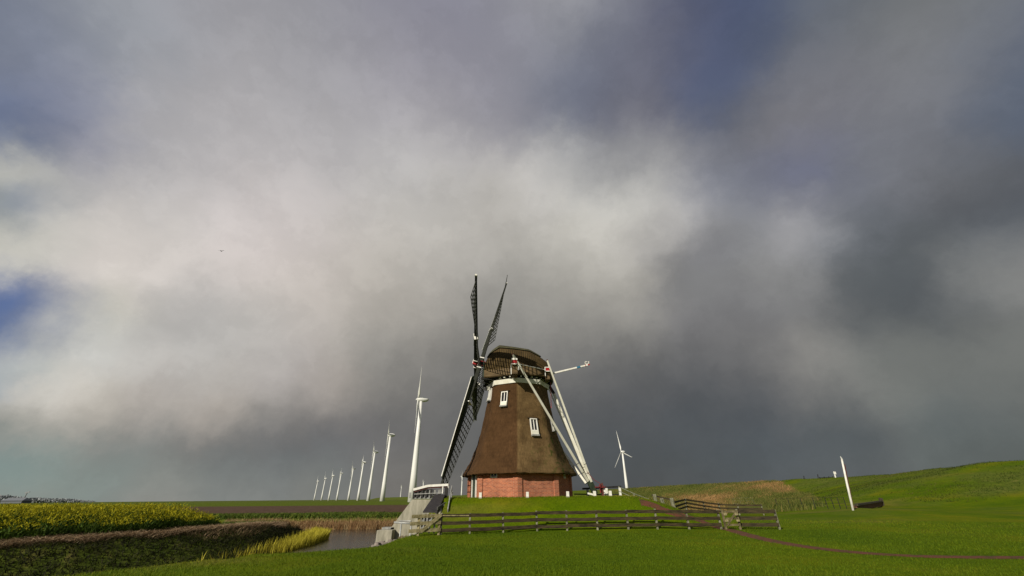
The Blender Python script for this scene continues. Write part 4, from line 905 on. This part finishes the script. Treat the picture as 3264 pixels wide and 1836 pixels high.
# distant treeline and farm buildings on the far left horizon
FARM=mat('far_grey_barn',(.10,.11,.12),(.15,.16,.17),scale=.02,rough=.8); FART=mat('far_tree_haze_grey',(.26,.28,.29),(.34,.36,.37),scale=.05,rough=.95)  # tree colour is pale grey with the distance haze painted in
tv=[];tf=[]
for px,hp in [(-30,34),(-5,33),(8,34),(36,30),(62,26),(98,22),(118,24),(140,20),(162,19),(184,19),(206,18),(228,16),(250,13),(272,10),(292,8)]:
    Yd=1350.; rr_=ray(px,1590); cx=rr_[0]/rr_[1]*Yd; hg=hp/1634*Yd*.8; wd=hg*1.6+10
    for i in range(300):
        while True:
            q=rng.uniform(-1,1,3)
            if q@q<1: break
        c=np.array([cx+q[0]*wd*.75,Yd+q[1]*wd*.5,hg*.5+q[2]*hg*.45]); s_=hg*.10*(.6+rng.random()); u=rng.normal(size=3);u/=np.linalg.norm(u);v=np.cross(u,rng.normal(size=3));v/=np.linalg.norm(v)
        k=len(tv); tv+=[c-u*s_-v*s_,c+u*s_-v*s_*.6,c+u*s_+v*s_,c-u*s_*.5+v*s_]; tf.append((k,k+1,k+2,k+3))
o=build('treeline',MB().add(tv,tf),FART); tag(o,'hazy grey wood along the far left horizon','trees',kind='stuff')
r_=ray(38,1590); bx_=r_[0]/r_[1]*1200
fb=empty('farm_building',(bx_,1200,-.3),'long pale grey farm barn on the far left horizon','building')
build('wall',MB().box((bx_-26,1200,-1),(bx_+30,1225,6)),FARM,fb)
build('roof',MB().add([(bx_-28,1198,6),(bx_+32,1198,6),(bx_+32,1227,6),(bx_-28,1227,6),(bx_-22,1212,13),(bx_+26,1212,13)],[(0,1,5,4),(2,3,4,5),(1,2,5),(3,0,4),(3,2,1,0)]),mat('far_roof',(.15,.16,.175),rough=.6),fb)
r_=ray(74,1590); bx_=r_[0]/r_[1]*1250
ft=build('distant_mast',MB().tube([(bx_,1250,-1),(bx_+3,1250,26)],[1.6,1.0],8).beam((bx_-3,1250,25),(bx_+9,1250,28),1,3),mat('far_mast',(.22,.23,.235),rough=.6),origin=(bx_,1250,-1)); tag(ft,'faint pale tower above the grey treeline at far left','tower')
# bird
bp_=atY(705,800,60); b=MB(); bc=np.array(bp_)
for s in(-1,1):
    b.add([bc,bc+(.0,.12,.02),bc+(s*.42,.05,.14),bc+(s*.40,-.02,.13)],[(0,1,2,3)]); b.add([bc+(s*.41,.0,.135),bc+(s*.41,.05,.14),bc+(s*.75,.02,.02)],[(0,1,2)])
b.tube([bc+(-.02,-.2,-.02),bc+(0,0,0),bc+(0,.22,.0)],[.03,.075,.02],6); o=build('bird',b,BLACK,origin=bp_); tag(o,'tiny dark bird flying alone high in the grey clouds','bird')
# ---------------------------------------------------------------- vegetation (uncountable)
def leafmat(name,stops,rough=.8,spec=.2,trans=0.0):
    m=D.materials.new(name); m.use_nodes=True; t=m.node_tree; b=t.nodes['Principled BSDF']; b.inputs['Roughness'].default_value=rough; b.inputs['Specular IOR Level'].default_value=spec
    at=t.nodes.new('ShaderNodeAttribute'); at.attribute_name='tint'; sp=t.nodes.new('ShaderNodeSeparateColor'); t.links.new(at.outputs['Color'],sp.inputs[0])
    r=t.nodes.new('ShaderNodeValToRGB'); e=r.color_ramp.elements
    while len(e)<len(stops): e.new(.5)
    for i,(p,c) in enumerate(stops): e[i].position=p; e[i].color=(*c,1)
    t.links.new(sp.outputs[0],r.inputs[0]); t.links.new(r.outputs[0],b.inputs['Base Color'])
    if trans:
        tr=t.nodes.new('ShaderNodeBsdfTranslucent'); t.links.new(r.outputs[0],tr.inputs['Color']); mx=t.nodes.new('ShaderNodeMixShader'); mx.inputs[0].default_value=trans
        t.links.new(b.outputs[0],mx.inputs[1]); t.links.new(tr.outputs[0],mx.inputs[2]); t.links.new(mx.outputs[0],t.nodes['Material Output'].inputs['Surface'])
    return m
def blades(px,py,pz,h,wd,lean,tint,seg=2,bend=.5):
    """tapering curved blades, quads strips; returns V,F,tint"""
    n=len(px); az=rng.uniform(0,2*math.pi,n); dx,dy=np.cos(az),np.sin(az); fa=rng.uniform(0,2*math.pi,n); wx,wy=np.cos(fa)*wd/2,np.sin(fa)*wd/2
    V=[];T=[]
    for s in range(seg+1):
        q=s/seg; o_=lean*h*(q**1.6); x=px+dx*o_; y=py+dy*o_; z=pz+h*q*(1-bend*.3*q*np.minimum(lean,1)); ws=(1-q*.88)
        V.append(np.stack([x-wx*ws,y-wy*ws,z],-1)); V.append(np.stack([x+wx*ws,y+wy*ws,z],-1)); T+= [tint,tint]
    V=np.stack(V,1).reshape(-1,3); T=np.stack(T,1).reshape(-1); m=2*(seg+1)
    F=[]; b0=np.arange(n)*m
    for s in range(seg): F.append(np.stack([b0+2*s,b0+2*s+1,b0+2*s+3,b0+2*s+2],-1))
    return V,np.concatenate(F),T
def join(parts):
    V=[];F=[];T=[];o=0
    for v,f,t in parts: V.append(v);F.append(f+o);T.append(t);o+=len(v)
    return np.concatenate(V),np.concatenate(F),np.concatenate(T)
def veg(name,parts,m,label,cat):
    V,F,T=join(parts); o=fastmesh(name,V,F,m,{'tint':np.stack([T]*3,-1)}); return tag(o,label,cat,kind='stuff')
def scatter(n,x0,x1,y0,y1,cond):
    X_=[];Y_=[];c=0
    while c<n:
        x=rng.uniform(x0,x1,n*2);y=rng.uniform(y0,y1,n*2);k=cond(x,y); X_.append(x[k]);Y_.append(y[k]);c+=k.sum()
    return np.concatenate(X_)[:n],np.concatenate(Y_)[:n]
# lawn blades close to the viewer, thinning out with distance
n=260000
u_=rng.random(n); r_=9.5*(44/9.5)**(u_**.9); a_=np.radians(rng.uniform(-58,58,n)); x=np.sin(a_)*r_; y=np.cos(a_)*r_
ws_=sd_poly(WP,x,y); pd=np.abs(sd_line([tuple(p[:2]) for p in cp[::4]],x,y)); inm=(np.abs(x-MC[0])<4.2)&(np.abs(y-MC[1])<4.2)
k=(ws_>1.2)&(x>-15)&(pd>.42)&(~inm); x,y,r_=x[k],y[k],r_[k]
nz=und(x,y,2.2)*.22+und(x,y,8)*.35+worn(x,y)*.45+.32+rng.normal(size=len(x))*.17
GR=leafmat('lawn_grass',[(0,(.056,.098,.001)),(.45,(.098,.145,.001)),(.8,(.150,.160,.004)),(1,(.21,.19,.02))],trans=.2)
veg('lawn_grass',[blades(x,y,terrain(x,y)-.01,rng.uniform(.02,.06,len(x))*(1+r_*.012)*(1+.5*np.clip(und(x,y,1.3),-.8,1.5)),.008*(1+r_*.09),rng.uniform(.1,.6,len(x)),np.clip(nz,0,1),1)],GR,'short mown green grass covering the lawn and mound','grass')
# yellow flowering crop on the far bank
MU=[(-60,15),(-33,14.5),(-24.5,18.5),(-21.5,23),(-20.8,29),(-22,34),(-24.5,38.5),(-60,37)]
MUa=np.array(MU,float)
n=15000; x,y=scatter(n,-60,-20,14.5,38.5,lambda x,y:(sd_poly(MUa,x,y)<-.1+.3*np.sin(x*2+y))&(x>-1.22*y-3))
z=terrain(x,y); edge=np.clip(-sd_poly(MUa,x,y)/2.0,0,1); hh=(.70+.72*edge)*np.where(y>34,np.clip((39-y)/6,.3,1),1)*rng.uniform(.75,1.1,n)
parts=[blades(x,y,z,hh,.05,rng.uniform(.05,.35,n),rng.uniform(0,.35,n),2)]
for rpt in range(3):
    q=rng.uniform(.15,.85,n); parts.append(blades(x+rng.normal(size=n)*.1,y+rng.normal(size=n)*.1,z+hh*q*.8,rng.uniform(.12,.28,n),.09,rng.uniform(.5,1.4,n),rng.uniform(.05,.42,n),2))
for rpt in range(4):
    k=rng.random(n)<(.55+.25*np.clip(und(x,y,3)+.4,0,1)); m_=k.sum(); parts.append(blades(x[k]+rng.normal(size=m_)*.09,y[k]+rng.normal(size=m_)*.09,z[k]+hh[k]*rng.uniform(.80,1.02,m_),rng.uniform(.05,.12,m_),.055,rng.uniform(.3,1.3,m_),rng.uniform(.72,1,m_),1))
MUS=leafmat('flowering_crop',[(0,(.020,.040,.004)),(.42,(.075,.125,.010)),(.6,(.20,.22,.010)),(.75,(.27,.25,.006)),(1,(.43,.38,.010))],trans=.3)
veg('flowering_crop',parts,MUS,'tall yellow flowering mustard crop on far side of ditch','crop')
# dark coarse growth on the shaded canal bank
n=42000; x,y=scatter(n,-34,-14.5,8,44,lambda x,y:(lambda s:(s>-.15)&(s<3.8)&(x<-14.8)&(x>-1.25*y-4))(sd_poly(WP,x,y)))
s_=sd_poly(WP,x,y); z=terrain(x,y)
BK=leafmat('bank_growth',[(0,(.010,.011,.004)),(.4,(.024,.026,.008)),(.62,(.055,.050,.018)),(.8,(.17,.11,.055)),(1,(.34,.24,.14))],trans=.15)
tt=np.clip(rng.uniform(0,.55,n)+.45*sm((s_-2.2+und(x,y,2)*.9)/.7),0,1)
veg('bank_growth',[blades(x,y,z-.02,rng.uniform(.06,.24,n)*(1+.3*und(x,y,2)),.045,rng.uniform(.4,1.6,n),tt,2)],BK,'dark rough grass and weeds clothing the canal bank','weeds')
# straw: flattened dead reed along the top of the bank
n=16000; x,y=scatter(n,-34,-15,9,47,lambda x,y:(lambda s:(s+und(x,y,2.5)*.8>2.7)&(s+und(x,y,2.5)*.8<3.6+.5*(y>28))&(x<-15)&(x>-1.25*y-4))(sd_poly(WP,x,y)))
ST=leafmat('dead_reed',[(0,(.09,.055,.03)),(.5,(.26,.16,.085)),(1,(.60,.45,.28))],trans=.15)
veg('dead_reed',[blades(x,y,terrain(x,y)+rng.uniform(0,.12,n),rng.uniform(.08,.22,n),.028,rng.uniform(1.5,5,n),rng.random(n),2)],ST,'flattened tan straw and dead reed along the bank top','straw')
# tan reeds standing at the far edge of the water
n=15000; x,y=scatter(n,-34,-9,53,55.6,lambda x,y:(sd_poly(WP,x,y)>-.25)&(sd_poly(WP,x,y)<.7))
RD=leafmat('tan_reed',[(0,(.13,.06,.03)),(.5,(.33,.20,.09)),(1,(.50,.38,.20))],trans=.2)
p_=blades(x,y,np.maximum(terrain(x,y),-1.32),rng.uniform(.35,.85,n)*(1+.15*und(x,y,1.2)),.055,rng.uniform(.05,.4,n),np.clip(rng.normal(.5,.25,n),0,1),2)
n2=5000; x,y=scatter(n2,-24,-18.5,39,46,lambda x,y:(sd_poly(WP,x,y)>0)&(sd_poly(WP,x,y)<3.5))
veg('tan_reed',[p_,blades(x,y,terrain(x,y),rng.uniform(.2,.6,n2),.05,rng.uniform(.3,1.5,n2),np.clip(rng.normal(.5,.3,n2),0,1),2)],RD,'standing tan reeds lining the far edge of the water','reeds')
# leafy green crop strip behind the reeds
n=26000; x,y=scatter(n,-70,-2,54.8,66,lambda x,y:(sd_poly(WP,x,y)>1.2)&(x>-1.2*y))
LG=leafmat('leafy_green',[(0,(.03,.055,.006)),(.6,(.075,.12,.012)),(1,(.17,.19,.03))],trans=.2)
n3=12000; x3,y3=scatter(n3,-60,-19,36,53,lambda x,y:(lambda s:(s>3.2))(sd_poly(WP,x,y))&(x>-1.2*y)&(sd_poly(MUa,x,y)>.2))
veg('leafy_green_strip',[blades(x,y,terrain(x,y),rng.uniform(.2,.5,n)*(1+.3*und(x,y,3)),.12,rng.uniform(.4,1.2,n),rng.random(n),2),blades(x3,y3,terrain(x3,y3),rng.uniform(.1,.35,n3),.09,rng.uniform(.4,1.5,n3),rng.random(n3),2)],LG,'dark leafy green strip between the reeds and ploughed field','crop')
# yellow green reeds standing in the water at the tip of the bank
n=5200; 
tl2=[(-16.9,41.3),(-15.75,35.5),(-15.4,30.5),(-16.4,25.5),(-18.4,20.8)]
x,y=scatter(n,-20,-14,20,42,lambda x,y:(np.abs(sd_line(tl2,x,y))<.55)&(rng.random(x.shape)<np.clip((y-24)/15,.02,1)**2))
YR=leafmat('yellow_reed',[(0,(.10,.09,.015)),(.5,(.38,.33,.025)),(1,(.70,.62,.08))],trans=.35)
veg('yellow_reed',[blades(x,y,np.maximum(terrain(x,y),-1.35),rng.uniform(.35,.95,n)*np.clip((y-14)/22,.5,1),.045,rng.uniform(.08,.45,n),np.clip(rng.normal(.55,.25,n)+ (y-33)*.03,0,1),2)],YR,'bright yellow green reeds at the waterside tip of bank','reeds')
# rough tawny grass on the dike
n=52000; xx=rng.uniform(5,150,n*8); yy=rng.uniform(45,330,n*8); zz=terrain(xx,yy); a_=xx/yy
j_=und(xx,yy,3)*.02
k=(a_>.16+j_)&(a_<.63+(4-zz)*.012+j_)&(yy>50)&(sd_line(DIKE,xx,yy)>-2)&(rng.random(n*8)<np.clip(120/yy,0,1)**1.5)&~((a_>.465)&(a_<.555)&(yy<Yg+1)); xx,yy=xx[k][:n],yy[k][:n]
tn=np.clip(.24+tanw(xx,yy,terrain(xx,yy))*.6+und(xx,yy,5)*.30+rng.normal(size=len(xx))*.15,0,1)
TG=leafmat('tawny_grass',[(0,(.055,.075,.010)),(.4,(.12,.125,.025)),(.7,(.22,.135,.045)),(1,(.34,.20,.08))],trans=.15)
veg('tawny_grass',[blades(xx,yy,terrain(xx,yy)-.03,rng.uniform(.3,.9,len(xx)),.10*(1+yy*.006),rng.uniform(.2,.9,len(xx)),tn,2)],TG,'rough unmown tawny grass on the dike behind the stile','grass')

n=70000; xx=rng.uniform(12,160,n*5); yy=rng.uniform(40,300,n*5); zz=terrain(xx,yy)
k=(zz>.7)&(sd_line(DIKE,xx,yy)>-3)&(rng.random(n*5)<np.clip(110/np.hypot(xx,yy),0,1)**1.6*np.clip(.45+und(xx,yy,4),.08,1))&(xx>20); xx,yy,zz=xx[k][:n],yy[k][:n],zz[k][:n]
DG=leafmat('dike_grass',[(0,(.018,.030,.002)),(.5,(.045,.064,.003)),(.85,(.085,.085,.012)),(1,(.15,.11,.04))],trans=.15)
veg('dike_grass',[blades(xx,yy,zz-.03,rng.uniform(.10,.34,len(xx)),.06*(1+yy*.006),rng.uniform(.3,1.2,len(xx)),np.clip(.4+und(xx,yy,9)*.5+rng.normal(size=len(xx))*.2,0,1),2)],DG,'uneven green tussocks over the right dike slope','grass')
